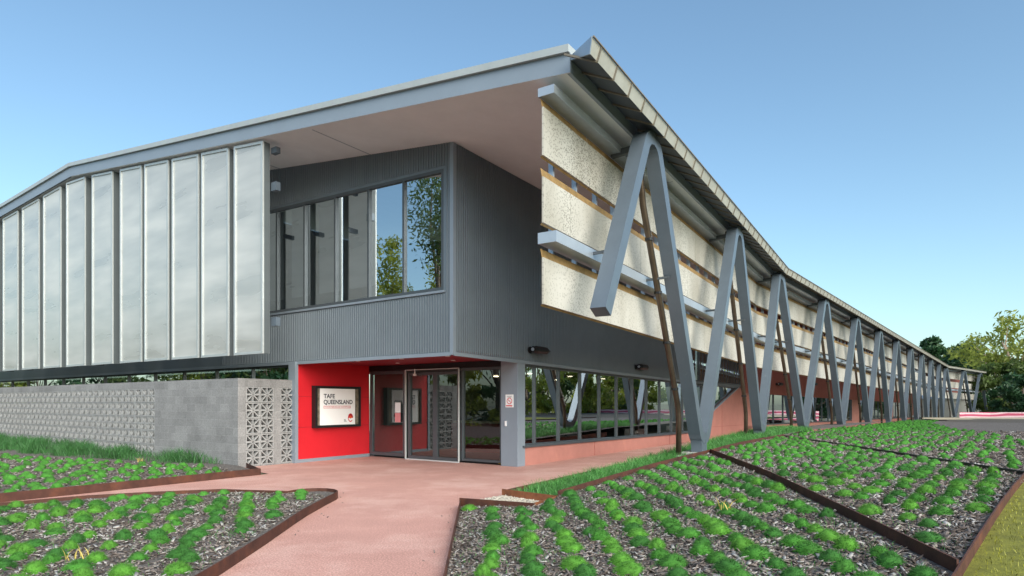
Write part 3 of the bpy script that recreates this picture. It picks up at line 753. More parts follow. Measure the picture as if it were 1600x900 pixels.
for i, ta in enumerate(ap_t):
    tl = va_t[i-1] if i else None; tr_ = va_t[i] if i < len(va_t) else ta+3.6
    H = .16
    A = zpt(ta, top_z(ta)+.45)      # sharp apex, rounded below it
    Bl = zpt(tl, bot_z(tl)-.35) if i else None; Br = zpt(tr_, bot_z(tr_)-.35)
    # use rounded path over valley-apex-valley, cut at valley middles
    if i == 0:
        Lcut = zpt(.60, 3.10); path = rounded([Lcut, A, Br, zpt(ap_t[1], top_z(ap_t[1])+.45)], .42, 8)
        path = path[:-5-0] if False else path
        k = 1+9+5
        path = path[:k]
    else:
        nxt = zpt(ap_t[i+1], top_z(ap_t[i+1])+.45) if i+1 < len(ap_t) else zpt(ta+7.15, top_z(ta)+.45)
        prv = zpt(ap_t[i-1], top_z(ap_t[i-1])+.45)
        full = rounded([prv, Bl, A, Br, nxt], .42, 8)
        path = full[1+4: 1+9+9+5]
    m_ = MB(); sweep(m_, path, FR, WI, -DE/2, DE/2, caps=True)
    o = m_.build('zigzag_frame', M['steel'], bld)
    # foot below the valley
    f = MB(); bz = bot_z(tr_); vb = FR.at(tr_); d = FR.dirn(tr_); N = nrm(d)
    q0 = Vector((vb.x, vb.y, 0)); D = R3(d); N3 = R3(N)
    f.prism([q0-D*.22-N3*.13+Vector((0,0,bz-.27)), q0+D*.20-N3*.13+Vector((0,0,bz-.27)), q0+D*.13-N3*.13+Vector((0,0,bz+.16)), q0-D*.34-N3*.13+Vector((0,0,bz+.28))], N3*.26)
    f.build('foot_plate', M['steel'], o)
    f = MB(); f.box(q0-D*.55-N3*.35+Vector((0,0,bz-.8)), D*1.0, N3*.7, (0,0,.62)); f.build('concrete_pad', M['conc'], o)
    # struts back to the screen beams
    f = MB()
    for zc in (top_z(ta)-.12,):
        f.bar(FR.pt(ta, zc), SC.pt(ta, zc-.05), .10, .12)
    if i < 12:
        lean = (ta + (tr_-ta)*.36)
        f.bar(FR.pt(lean, 4.30+hz(ta)), SC.pt(lean, 4.28+hz(ta)), .035, .05)
        if i: 
            lean = ta - (ta-va_t[i-1])*.36; f.bar(FR.pt(lean, 4.30+hz(ta)), SC.pt(lean, 4.28+hz(ta)), .035, .05)
        else: f.bar(FR.pt(1.4, 4.30), SC.pt(1.4, 4.28), .035, .05)
    f.build_each('strut', M['frame'], o)
    # downpipe on the far side of the right leg
    if i < 13:
        PL = Line3(-.30)
        p_ = [(ta+.35, top_z(ta)+.15), (ta+.42, top_z(ta)-.3)]
        ex, ez = tr_-.75, 1.55+hz(ta)
        pts = [PL.pt(ta+.30, top_z(ta)+.18), PL.pt(ta+.32, top_z(ta)-.25), PL.pt(ta+.55, top_z(ta)-1.1), PL.pt(ex, ez), PL.pt(ex+.06, ez-.22), PL.pt(ex+.06, bz-.35)]
        f = MB(); f.tube(pts, .065, 10); dp = f.build('downpipe', M['pipe'], bld, smooth=True)
        f = MB(); f.tube([p + R3(FR.dirn(ta))*.13 + Vector((0,0,.06)) for p in pts[:4]], .024, 6); f.build('conduit', M['pale_pipe'], dp)
        f = MB()
        for kf in (.15, .4, .65, .9):
            c_ = pts[2] + (pts[3]-pts[2])*kf; f.tube([c_-Vector((0,0,.03)), c_+Vector((0,0,.03))], .085, 8)
        f.build_each('pipe_clip', M['dark'], dp)
        f = MB(); f.tube([pts[5], pts[5]+Vector((0,0,.12))], .08, 10); f.build('pipe_shoe', M['pale_pipe'], dp)

# --- screens: beams, posts, three rows of perforated panels
rows = [(6.44, 5.65), (5.30, 4.55), (3.98, 3.22)]
def scr_curve(line, t0, t1):
    ts = [t0]
    for b in (L1-1.2, L1-.6, L1, L1+.6, L1+1.2, L1+L2):
        if t0 < b < t1: ts.append(b)
    ts.append(t1); return ts
SC2 = Line3(-.78); SCb = Line3(-.81); SCf = Line3(-.62)
scr = bpy.data.objects.new('screen_wall', None); 
t_start = .02
joint_sets = [[1.75, 5.2, 8.6, 12.1, 15.6], [1.0, 4.4, 7.9, 11.3, 14.8], [2.6, 6.1, 9.5, 13.0, 16.2]]
for ri, (zt_, zb_) in enumerate(rows):
    js = [t_start] + joint_sets[ri]
    t = 18.6
    while t < TEND: js.append(t); t += 3.55
    for a, b in zip(js[:-1], js[1:]):
        ts = scr_curve(SC, a+.006, b-.006); m_ = MB()
        for x, y in zip(ts[:-1], ts[1:]):
            pa = [SC.pt(x, zb_+hz(x)), SC.pt(y, zb_+hz(y)), SC.pt(y, zt_+hz(y)), SC.pt(x, zt_+hz(x))]
            pb = [SC2.pt(x, zb_+hz(x)), SC2.pt(y, zb_+hz(y)), SC2.pt(y, zt_+hz(y)), SC2.pt(x, zt_+hz(x))]
            m_.quad(*pa); m_.quad(*pb); m_.quad(pa[0], pa[1], pb[1], pb[0]); m_.quad(pa[3], pa[2], pb[2], pb[3])
            if x == ts[0]: m_.quad(pa[0], pa[3], pb[3], pb[0])
            if y == ts[-1]: m_.quad(pa[1], pa[2], pb[2], pb[1])
        o = m_.build('perforated_panel', M['screen'], bld)
        off = random.random()*20
        bl = bld.location
        set_uv(o, lambda co: ((co.x+bl.x)*.6+(co.y+bl.y)*.8+off*0, co.z+ri*3.3))
        if a < 60:
            e = MB()
            for x, y in zip(ts[:-1], ts[1:]):
                e.quad(SC2.pt(x, zt_+.0+hz(x)), SC2.pt(y, zt_+hz(y)), SCb.pt(y, zt_+.15+hz(y)), SCb.pt(x, zt_+.15+hz(x)))
                e.quad(SC2.pt(x, zb_-.002+hz(x)), SC2.pt(y, zb_-.002+hz(y)), SCb.pt(y, zb_-.03+hz(y)), SCb.pt(x, zb_-.03+hz(x)))
            e.build_each('panel_edge', M['brown'], o)
def beam(name, line_i, line_o, z0, z1, mk, t0=0.0):
    ts = scr_curve(SC, t0, TEND); m_ = MB(); n = 0
    for x, y in zip(ts[:-1], ts[1:]):
        a0, a1, a2, a3 = line_i.pt(x, z0+hz(x)), line_o.pt(x, z0+hz(x)), line_o.pt(x, z1+hz(x)), line_i.pt(x, z1+hz(x))
        b0, b1, b2, b3 = line_i.pt(y, z0+hz(y)), line_o.pt(y, z0+hz(y)), line_o.pt(y, z1+hz(y)), line_i.pt(y, z1+hz(y))
        m_.quad(a0, b0, b1, a1); m_.quad(a1, b1, b2, a2); m_.quad(a2, b2, b3, a3); m_.quad(a3, b3, b0, a0)
        if x == ts[0]: m_.quad(a0, a1, a2, a3)
    return m_.build(name, M[mk], bld)
beam('screen_beam', Line3(-.84), Line3(-.54), 6.60, 6.74, 'steel2')
beam('screen_beam', Line3(-.84), Line3(-.50), 4.20, 4.38, 'steel2')
f = MB(); t = .62
PB = Line3(-.93)
while t < 70:
    f.bar(PB.pt(t, 3.3+hz(t)), PB.pt(t, 6.62+hz(t)), .09, .05, up=R3(S1)); t += .88
f.build_each('screen_post', M['steel2'], bld)
f = MB(); t = 1.9
while t < 75:
    f.bar(PB.pt(t, 6.72+hz(t)), PB.pt(t, 6.98+hz(t)), .08, .08, up=R3(S1)); t += 1.8
f.build_each('beam_hanger', M['dark'], bld)

# --- left louvre panels
LB = 1.75
pan = [(365,410,420),(314,356,362),(268,309,314),(225,262,267),(187,220,226),(143,175,185),(103,132,142),(67,94,104),(34,60,68),(4,27,35),(-28,-4,5),(-62,-36,-27),(-100,-72,-62)]
pb0 = C - R*LB
zb_l = px(pb0, Lf, 413, 552).z; zb_r = px(pb0, Lf, 3, 580).z; tA = hit(pb0, Lf, 413); tB = hit(pb0, Lf, 3)
for k, (ua, ub, uc) in enumerate(pan):
    la, lb = hit(pb0, Lf, ua), hit(pb0, Lf, ub)
    zb = zb_l + (zb_r-zb_l)*((la+lb)/2-tA)/(tB-tA)
    tilt = 0 if k < 5 else .12
    pA = pb0 + Lf*la; pB_ = pb0 + Lf*lb - R*(tilt*(.0))
    dep_px = uc-ub
    d = Lf*(lb-la)                                      # from left edge to right edge
    nrmv = R; dp = .20 if k < 5 else .36
    p = Vector((pA.x, pA.y, 0)); D = R3(d); N = R3(R)*dp
    za, zc = sof_z(la)-.05, sof_z(lb)-.05
    root = empty('louvre_panel'); root.parent = bld; root.location = p - bld.location + Vector((0,0,zb))
    fw = .06/ D.length
    P4 = lambda s, z, o=0.: p + D*s + R3(R)*o + Vector((0,0,z))
    f = MB(); N1 = R3(R)*.045
    top = lambda s: za + (zc-za)*s
    f.prism([P4(0, zb), P4(fw, zb), P4(fw, top(fw)), P4(0, top(0))], N1); f.prism([P4(1-fw, zb), P4(1, zb), P4(1, top(1)), P4(1-fw, top(1-fw))], N1)
    f.prism([P4(fw, zb), P4(1-fw, zb), P4(1-fw, zb+.06), P4(fw, zb+.06)], N1); f.prism([P4(fw, top(fw)-.06), P4(1-fw, top(1-fw)-.06), P4(1-fw, top(1-fw)), P4(fw, top(fw))], N1)
    ro = f.build('louvre_panel', M['white_alu'], bld)
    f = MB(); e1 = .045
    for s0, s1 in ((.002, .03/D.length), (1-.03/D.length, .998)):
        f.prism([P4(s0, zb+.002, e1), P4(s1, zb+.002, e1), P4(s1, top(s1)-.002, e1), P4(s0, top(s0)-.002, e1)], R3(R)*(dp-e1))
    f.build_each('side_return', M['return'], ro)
    f = MB(); f.quad(P4(fw*.5, zb+.03, .03), P4(1-fw*.5, zb+.03, .03), P4(1-fw*.5, top(1)-.03, .03), P4(fw*.5, top(0)-.03, .03)); f.build('mesh_infill', M['louvre'], ro)
    bpy.data.objects.remove(root)
    f = MB()
    for fz in (.12, .72, .93):
        z = zb + (za-zb)*fz; q = P4(.5, z, dp); f.bar(q, q + R3(R)*.35, .10, .12)
    if k == 0:
        for zq, hh in ((7.62, .14), (6.76, .2), (3.54, .2)):
            q = P4(.985, zq, dp+.1); f.bar(q, q - R3(Lf)*.20, .12, hh)
    f.build_each('bracket', M['steel'], ro)

# ------------------------------------------------------------------ block wall in front of the left facade
BW = Vector((-6.77, 15.5)); TOPZ = 2.22
bw = empty('block_wall', (BW.x, BW.y, 0)); tag(bw, 'grey concrete block wall with star pattern breeze blocks in front of the left facade', 'wall')
def bp(l, z, r=0.): q = BW + Lf*l + R*r; return Vector((q.x, q.y, z))
lS = hit(BW, Lf, 242); lE = 21.0; TH = .19
f = MB(); f.box(bp(0, -.1), R3(Lf)*lS, R3(R)*TH, (0,0,TOPZ+.1))
f.box(bp(lS, -.1), R3(Lf)*(lE-lS), R3(R)*TH, (0,0,.12))
f.box(bp(lS, 2.02), R3(Lf)*(lE-lS), R3(R)*TH, (0,0,TOPZ-2.02))
so_ = f.build('solid_blockwork', M['block'], bw)
set_uv(so_, lambda co: ((co.x*Lf.x+co.y*Lf.y)-(co.x*R.x+co.y*R.y), co.z+.02))
def star(mb, o, ax, az, dep, cw=.39, ch=.39):
    """one 390 mm star breeze block: frame, centre cross and diagonals"""
    b = .026; e = Vector(dep)
    def pl(x, z): return o + ax*x + az*z
    def bar2(x0, z0, x1, z1, wdt):
        d = Vector((x1-x0, z1-z0)).normalized(); n = Vector((-d.y, d.x))*wdt/2
        mb.prism([pl(x0-n.x, z0-n.y), pl(x1-n.x, z1-n.y), pl(x1+n.x, z1+n.y), pl(x0+n.x, z0+n.y)], e)
    for (x0, z0, x1, z1) in ((0, b/2, cw, b/2), (0, ch-b/2, cw, ch-b/2), (b/2, b, b/2, ch-b), (cw-b/2, b, cw-b/2, ch-b)): bar2(x0, z0, x1, z1, b)
    e = e*.92; o_ = o; 
    for (x0, z0, x1, z1, w_) in ((b, ch/2, cw-b, ch/2, .045), (cw/2, b, cw/2, ch-b, .024), (b, b, cw-b, ch-b, .026), (b, ch-b, cw-b, b, .026)): bar2(x0, z0, x1, z1, w_)
f = MB(); l = lS; 
while l < 18.6:
    for k in range(5):
        star(f, bp(l+.005, .02+.4*k+.005, .002), R3(Lf), Vector((0,0,1)), R3(R)*TH*.9)
    l += .4
f.build('breeze_block_screen', M['breeze'], bw)
rE = 1.62
f = MB(); f.box(bp(-.001, -.1, TH), R3(R)*.02, R3(Lf)*TH, (0,0,TOPZ+.1))
f.box(bp(0, 2.02, TH+.02), R3(R)*(rE-TH-.02), R3(Lf)*TH, (0,0,TOPZ-2.02)); f.box(bp(0, -.1, TH+.02), R3(R)*(rE-TH-.02), R3(Lf)*TH, (0,0,.12))
f.box(bp(0, .02, TH+.02+.8), R3(R)*.19, R3(Lf)*TH, (0,0,2.0))
so2 = f.build('solid_blockwork', M['block'], bw)
set_uv(so2, lambda co: ((co.x*R.x+co.y*R.y)*2.0+.03, co.z+.02))
f = MB()
for r in (TH+.025, TH+.425, TH+1.015):
    for k in range(5): star(f, bp(.002, .02+.4*k+.005, r), R3(R), Vector((0,0,1)), R3(Lf)*TH*.9)
f.build('breeze_block_screen', M['breeze'], bw)

# ------------------------------------------------------------------ notice board on the red wall
nb = empty('notice_board', P(.9, -lRed+.2, 1.3)); tag(nb, 'black wall mounted notice case holding a white poster on the red porch wall', 'notice board')
nl = lRed-.17
hb = lambda u: hit(C + Lf*nl, R, u)
ra, rb = hb(493), hb(564)
zN0, zN1 = px(C+Lf*nl, R, 493, 669).z, px(C+Lf*nl, R, 493, 602.5).z
f = MB(); dN = R3(Lf)*.165; fw = .07
q = lambda r, z, o=0.: P(r, -nl+o, z)
f.prism([q(ra, zN0), q(rb, zN0), q(rb, zN0+fw), q(ra, zN0+fw)], dN); f.prism([q(ra, zN1-fw), q(rb, zN1-fw), q(rb, zN1), q(ra, zN1)], dN)
f.prism([q(ra, zN0+fw), q(ra+fw, zN0+fw), q(ra+fw, zN1-fw), q(ra, zN1-fw)], dN); f.prism([q(rb-fw, zN0+fw), q(rb, zN0+fw), q(rb, zN1-fw), q(rb-fw, zN1-fw)], dN)
f.build('case', M['dark'], nb)
f = MB(); f.quad(q(ra+fw, zN0+fw, -.03), q(rb-fw, zN0+fw, -.03), q(rb-fw, zN1-fw, -.03), q(ra+fw, zN1-fw, -.03)); f.build('backing', M['photo'], nb)
r0_, r1_ = hb(500.5), hb(555.5)
f = MB(); f.quad(q(r0_, zN0+fw, -.02), q(r1_, zN0+fw, -.02), q(r1_, zN1-fw, -.02), q(r0_, zN1-fw, -.02)); po = f.build('poster', M['paper'], nb)
PW, PH = r1_-r0_, zN1-zN0-2*fw; pz = zN0+fw
def text(body, size, r, z, mk, parent, basis, width=None, bold=0.0, name='lettering'):
    cu = bpy.data.curves.new('txt', 'FONT'); cu.body = body; cu.size = size; cu.offset = bold; cu.extrude = 0.0
    tmp = bpy.data.objects.new('txt', cu); col.objects.link(tmp)
    dg = bpy.context.evaluated_depsgraph_get(); me = bpy.data.meshes.new_from_object(tmp.evaluated_get(dg))
    bpy.data.objects.remove(tmp)
    xs = [v.co.x for v in me.vertices]; x0, x1 = min(xs), max(xs); sx = (width/(x1-x0)) if width else 1
    org, ax, ay = basis
    for v in me.vertices: v.co = org + ax*(r+(v.co.x-x0)*sx) + ay*(z+v.co.y)
    me.materials.clear(); me.materials.append(M[mk])
    o = bpy.data.objects.new(name, me); col.objects.link(o); place(o, parent); return o
basis = (q(r0_, pz, -.014), R3(R), Vector((0,0,1)))
text('TAFE', PH*.165, PW*.10, PH*.735, 'ink', po, basis, PW*.31, .004)
text('QUEENSLAND', PH*.165, PW*.10, PH*.575, 'ink', po, basis, PW*.82, .004)
text('TOWNSVILLE CAMPUS', PH*.05, PW*.12, PH*.475, 'redink', po, basis, PW*.72)
org, ax, az = basis
f = MB()
def rect2(f, x0, y0, x1, y1, o2=0.):
    e = R3(O)*o2
    f.quad(org+ax*x0+az*y0+e, org+ax*x1+az*y0+e, org+ax*x1+az*y1+e, org+ax*x0+az*y1+e)
bx0, bx1, by0, by1, tk = PW*.10, PW*.86, PH*.455, PH*.525, .006
rect2(f, bx0, by0, bx1, by0+tk); rect2(f, bx0, by1-tk, bx1, by1); rect2(f, bx0, by0+tk, bx0+tk*2, by1-tk); rect2(f, bx1-tk*2, by0+tk, bx1, by1-tk)
f.build('red_outline', M['redink'], po)
def disc2(f, cx, cy, rx, ry, a0, a1, n=18, rin=0., e=0.):
    ps = []
    E = R3(O)*e
    for i in range(n):
        b0 = a0+(a1-a0)*i/n; b1 = a0+(a1-a0)*(i+1)/n
        p = lambda a, s: org+ax*(cx+math.cos(a)*rx*s)+az*(cy+math.sin(a)*ry*s)+E
        if rin: f.quad(p(b0, rin), p(b0, 1), p(b1, 1), p(b1, rin))
        else: f.quad(p(0, 0)*1, p(b0, 1), p(b1, 1))
f = MB(); cx, cy = PW*.86, PH*.19
disc2(f, cx, cy, PW*.075, PH*.12, rad(-5), rad(185), rin=.25); disc2(f, cx, cy, PW*.075, PH*.12, rad(170), rad(320), rin=.78)
disc2(f, cx+.0, cy, PW*.078, PH*.11, rad(10), rad(150), rin=.3)
f.build('red_emblem', M['redink'], po)
f = MB(); disc2(f, cx, cy+PH*.015, PW*.035, PH*.04, 0, rad(359.9), rin=.01, e=.002); f.build('emblem_centre', M['orange_ink'], po)
for i, wd in enumerate((.45, .6, .9)):
    pass
f = MB()
for i, wd in enumerate((.6, .7, 1.0)): rect2(f, PW*.67, PH*(.135-.026*i), PW*(.67+.08*wd), PH*(.152-.026*i))
f.build('small_print', M['greyink'], po)
# no-smoking sign on the column
ns_ = empty('no_smoking_sign', P(rD-.06, -.25, 1.5)); tag(ns_, 'small white no smoking sign with a red circle fixed to the grey corner column', 'sign')
cfac = C + R*(rD-.066)
lsa, lsb = hit(cfac, Lf, 790), hit(cfac, Lf, 802.5)
zs0, zs1 = px(cfac, Lf, 796, 636.5).z, px(cfac, Lf, 796, 616.5).z
f = MB(); qq = lambda l, z, o=0.: Vector((cfac.x, cfac.y, 0)) + R3(Lf)*l - R3(R)*o + Vector((0,0,z))
f.prism([qq(lsa, zs0), qq(lsb, zs0), qq(lsb, zs1), qq(lsa, zs1)], R3(R)*-.006); pl_ = f.build('plate', M['paper'], ns_)
org = qq(lsa, zs0, .009); ax = -R3(Lf); az = Vector((0,0,1)); O_keep = O; O = -R
w_, h_ = lsa-lsb, zs1-zs0
f = MB(); disc2(f, w_*.5, h_*.5, w_*.33, w_*.33, 0, rad(360), 24, rin=.8)
a = org+ax*w_*.27+az*(h_*.5+w_*.23); b = org+ax*w_*.73+az*(h_*.5-w_*.23); f.bar(a, b, .012, .002, up=R3(R))
rect2(f, w_*.08, h_*.08, w_*.86, h_*.17); f.build('red_symbol', M['redink'], pl_)
f = MB(); rect2(f, w_*.2, h_*.84, w_*.8, h_*.88); rect2(f, w_*.25, h_*.76, w_*.75, h_*.79); rect2(f, w_*.3, h_*.485, w_*.62, h_*.515, -.001); f.build('black_print', M['greyink'], pl_)
O = O_keep
f = MB(); lq = hit(cfac, Lf, 789.5); c_ = qq(lq, px(cfac, Lf, 789, 662).z, .0); f.box(c_-Vector((0,0,.06)), R3(Lf)*-.045, R3(R)*-.03, (0,0,.13))
tag(f.build('door_button', M['paper'], None, bevel=.004), 'small white push button box low on the grey corner column', 'door button')

# ------------------------------------------------------------------ wall spotlights on the right facade
def spotlight(r, z, label, o0=.0, dirv=R, nv=O, base=C, parent=None):
    p = base + dirv*r; p3 = Vector((p.x, p.y, z)) + R3(nv)*.025
    t = empty('wall_spotlight', p3); tag(t, label, 'wall light', 'black spotlights along the side wall')
    N = R3(nv); D = R3(dirv)
    f = MB(); f.tube([p3, p3+N*.03], .085, 16); f.build('mount_plate', M['dark'], t)
    f = MB(); f.tube([p3+N*.03, p3+N*.14], [.035, .03], 10); f.build('arm', M['dark'], t)
    c = p3 + N*.17 - D*.10
    f = MB(); f.tube([c, c+D*.12, c+D*.62, c+D*.85], [.08, .10, .095, .012], 14); f.build('lamp_body', M['dark'], t, smooth=False)
    f = MB(); f.tube([c-D*.012, c-D*.002], .045, 14); f.build('lens', M['steel2'], t)
spotlight(rt(826), rz(828, 547), 'nearest black wall spotlight, on grey cladding above the first window panes')
spotlight(rt(992), rz(997, 574), 'second black wall spotlight, on grey cladding just before the first zigzag foot')
for k, u in enumerate((1212, 1268, 1302)):
    tt = hit(F1, S2, u); zz = px(F1, S2, u, 600).z
    spotlight(tt, zz, ['black spotlight on the dull red wall behind the second zigzag leg', 'black spotlight on the dull red wall between the third and fourth zigzag legs', 'farthest black spotlight on the dull red wall'][k], base=F1, dirv=S2, nv=nrm(S2))

# ------------------------------------------------------------------ ground
def in_poly(x, y, poly):
    ins = np.zeros(x.shape, bool); n = len(poly)
    for i in range(n):
        x1, y1 = poly[i]; x2, y2 = poly[(i+1) % n]
        c = ((y1 > y) != (y2 > y)) & (x < (x2-x1)*(y-y1)/((y2-y1) if y2 != y1 else 1e-9)+x1)
        ins ^= c
    return ins
def H_cap(Y): return .60 - .0085*(Y-10)
def zbed(x, y):
    a = .03 + .10*(np.asarray(x)+.72) ; b = H_cap(np.asarray(y))
    return -np.log(np.exp(-a*12)+np.exp(-b*12))/12 + .0
def terrain(name, poly, zf, m, cuts, label=None, kind='structure'):
    me = bpy.data.meshes.new(name); bm = bmesh.new()
    vs = [bm.verts.new((x, y, 0)) for x, y in poly]; f_ = bm.faces.new(vs)
    bmesh.ops.triangulate(bm, faces=[f_])
    for (co, no) in cuts:
        bmesh.ops.bisect_plane(bm, geom=bm.verts[:]+bm.edges[:]+bm.faces[:], plane_co=co, plane_no=no)
    for v in bm.verts: v.co.z = float(zf(v.co.x, v.co.y))
    bmesh.ops.recalc_face_normals(bm, faces=bm.faces)
    for f2 in bm.faces:
        if f2.normal.z < 0: f2.normal_flip()
    bm.to_mesh(me); bm.free(); me.materials.append(m); me.shade_smooth()
    o = bpy.data.objects.new(name, me); col.objects.link(o); o['kind'] = kind
    return o
f = MB(); f.quad((-400,-300,-.45), (900,-300,-.45), (900,1500,-.45), (-400,1500,-.45)); g_ = f.build('ground', M['ground']); g_['kind'] = 'structure'
f = MB(); f.quad((-60,-8,-.02), (30,-8,-.02), (34, 34,-.02), (-60, 40,-.02)); g_ = f.build('forecourt', M['ground']); g_['kind'] = 'structure'
# coral path
pth = [(-.5,-3), (-.62,5.4), (-.80,9.62), (-.16,10.5), (8.6,23.2), (13,30), (14,33), (P(24,.1).x, P(24,.1).y), (P(24,-.5).x, P(24,-.5).y), (P(0,-6.5).x, P(0,-6.5).y), (P(-1.5,-6.4).x, P(-1.5,-6.4).y), (-5.5,14.2), (-8.7,9.6), (-13,3.2), (-13,1), (-10.2,5.9), (-8.2,9.0), (-6.8,10.1), (-5.0,10.8), (-3.4,10.95), (-3.0,10.5), (-2.9,8.8), (-2.75,5.8), (-2.6,-3)]
terrain('path', pth, lambda x, y: 0., M['path'], [])

def offset_poly(pts, d):
    out = []
    for i, p in enumerate(pts):
        a = pts[max(i-1, 0)]; b = pts[min(i+1, len(pts)-1)]
        t = (Vector(b)-Vector(a)).normalized(); out.append(Vector(p)+Vector((t.y, -t.x))*d)
    return out
def edging(name, pts, zlo, zhi, label, thick=.014, mk='corten', cat='garden edging', subdiv=1.0):
    """upright steel strip following plan points; zlo, zhi functions of x,y"""
    P_ = []
    for a, b in zip(pts[:-1], pts[1:]):
        n = max(1, int((Vector(b)-Vector(a)).length/subdiv))
        for i in range(n): P_.append(Vector(a).lerp(Vector(b), i/n))
    P_.append(Vector(pts[-1]))
    A = P_; B = offset_poly(P_, thick); f = MB()
    v = []
    for a, b in zip(A, B):
        l, h = float(zlo(a.x, a.y)), float(zhi(a.x, a.y))
        v += [(a.x, a.y, l), (a.x, a.y, h), (b.x, b.y, h), (b.x, b.y, l)]
    f.v = v
    for i in range(len(A)-1):
        k = 4*i
        f.f += [(k, k+1, k+5, k+4), (k+1, k+2, k+6, k+5), (k+2, k+3, k+7, k+6)]
    f.f += [(0, 3, 2, 1), (4*len(A)-4, 4*len(A)-3, 4*len(A)-2, 4*len(A)-1)]
    o = f.build(name, M[mk]); tag(o, label, cat, 'rusted steel edgings round the beds'); return o

# right bed
E_LEFT = [(-.45,1.0), (-.58,5.2), (-.80,9.62)]
E_STRIP = [(.32,8.9), (.70,9.6), (2.5,11.75), (4.37,13.8), (6.5,16.9), (8.76,20.2)]
dirL = Vector((.68,.731)); e0_ = Vector((3.12,4.38))
E_LAWN = [tuple(e0_+dirL*t) for t in (-3.5, 0, 2, 4, 6, 9, 14, 22, 34, 42)]
far_fr = [tuple(Line3(.75).at(t)) for t in (17.5, 26, 36, 48, 66)]
bed_r = [*E_LEFT, *E_STRIP, *far_fr, tuple(e0_+dirL*42), *[p for p in reversed(E_LAWN[:-1])], ]
cuts = [((0, y, 0), (0,1,0)) for y in (4,6,8,10,12,14,17,20,25,30,35,40,50)] + [((x, 0, 0), (1,0,0)) for x in (.5,1.5,2.5,3.5,4.5,5.5,7,9,12,16,20,28)]
terrain('mulch_bed', bed_r, zbed, M['mulch'], cuts)
up = lambda h: (lambda x, y: zbed(x, y)+h)
edging('garden_edging', E_LEFT, lambda x, y: -.02, lambda x, y: .12+0*x, 'thin rusty edging between the coral path and the right-hand mulch bed')
edging('garden_edging', [(-.80,9.62), (.32,8.9)], lambda x, y: -.02, lambda x, y: .15+.03*(x+.8), 'short rusty edging in front of the small cream gravel patch')
edging('garden_edging', [(.32,8.9), (.70,9.6)], lambda x, y: -.02, lambda x, y: .19, 'short orange rusted edging piece right of the cream gravel patch', mk='rust')
edging('garden_edging', E_STRIP[1:], lambda x, y: zbed(x, y)-.1, lambda x, y: zbed(x, y)+.09, 'long rusty edging holding the strip of long grass above the mulch bed')
edging('garden_edging', [(-.16,10.5), (.70,9.6)], lambda x, y: -.02, lambda x, y: .17+.02*x, 'rusty end board of the long grass strip behind the gravel patch', mk='rust')
SP = [(-.16,10.5), (4.4,17.1), (8.6,23.2)]
edging('garden_edging', SP, lambda x, y: -.02, lambda x, y: .14+.028*(x+.2), 'rusty edging between the coral path and the strip of long grass')
edging('garden_edging', [(4.37,13.8), (3.9,9.5), (3.12,4.38)], up(-.1), up(.10), 'wide rusty divider running down between the near and middle mulch beds')
edging('garden_edging', [(8.76,20.2), (7.9,14.2), (7.05,8.6)], up(-.1), up(.06), 'thin black divider between the middle and far mulch beds', mk='dark')
edging('garden_edging', [tuple(e0_+dirL*t) for t in (-3.5, 0, 4, 8, 14, 22, 34, 42)], up(-.1), up(.07), 'rusty edging between the mulch beds and the olive lawn')
# gravel patch
f = MB(); f.quad((-.78,9.62,.06), (.31,8.92,.06), (.69,9.6,.06), (-.16,10.48,.06)); g_ = f.build('gravel_patch', M['gravel']); g_['kind'] = 'structure'
# grass strip soil
def zstrip(x, y):
    s = (Vector((x, y))-Vector((-.16,10.5))); r = s.dot(R); o = s.dot(O)
    return min(.06+.03*max(r, 0)*1.0 + .05*max(o, 0), .55) if r < 18 else .5
strip_poly = [(-.16,10.5), (.70,9.6), (2.5,11.75), (4.37,13.8), (6.5,16.9), (8.76,20.2), *far_fr[:3], (16.5,33), (8.6,23.2), (4.4,17.1)]
terrain('soil_strip', strip_poly, zstrip, M['mulch'], [((0, y, 0), (0,1,0)) for y in (12,14,16,18,20,24,28)])
# lawn
lawn = [tuple(e0_+dirL*-3.5), *[p for p in E_LAWN[1:]], (50, 10), (10, -3)]
terrain('lawn', lawn, lambda x, y: zbed(x, y)-.03, M['lawn'], cuts)
# left beds
NOSE = [(-2.62,1.5), (-2.73,5.8), (-2.80,7.1), (-2.92,8.76), (-2.93,9.9)]
for k in range(0, 8):
    a = k/7*rad(165); NOSE.append((-3.35+.43*math.cos(a), 10.4+.5*math.sin(a)))
BACK = [(-5.0,10.78), (-6.0,10.45), (-6.8,10.05), (-8.0,8.9), (-9.5,6.8), (-13,1.5)]
bed_l = NOSE+BACK
terrain('mulch_bed', bed_l, lambda x, y: .07, M['mulch'], [])
edging('garden_edging', NOSE+BACK, lambda x, y: -.02, lambda x, y: .125, 'dark rusty edging curving round the nose of the left foreground bed', subdiv=1.0)
WA = (-5.62,14.0); 
A_front = [(-13,3.0), (-8.26,10.1), WA]; A_in = [WA, (-6.55,15.45)]
bed_a = [(-5.62,14.0), (BW.x+.02, BW.y-.02), (BW.x-17.2*.8215-.02, BW.y+17.2*.5703-.02), (-32,12), (-13,3.0), (-8.26,10.1)]
def zA(x, y):
    s = Vector((x, y))-BW; l = s.dot(Lf); r = -s.dot(R)
    return .06 + .11*max(0., min(1., l/14))*max(0, 1-r/9)
terrain('mulch_bed', bed_a, zA, M['mulch'], [((BW.x, BW.y, 0), (Lf.x, Lf.y, 0))] + [((BW.x+Lf.x*k, BW.y+Lf.y*k, 0), (Lf.x, Lf.y, 0)) for k in (3,6,9,12,15)] + [((BW.x-R.x*k, BW.y-R.y*k, 0), (R.x, R.y, 0)) for k in (2,4,6,9)])
edging('garden_edging', A_front, lambda x, y: -.02, lambda x, y: .15, 'straight rusty edging of the bed in front of the breeze block wall')
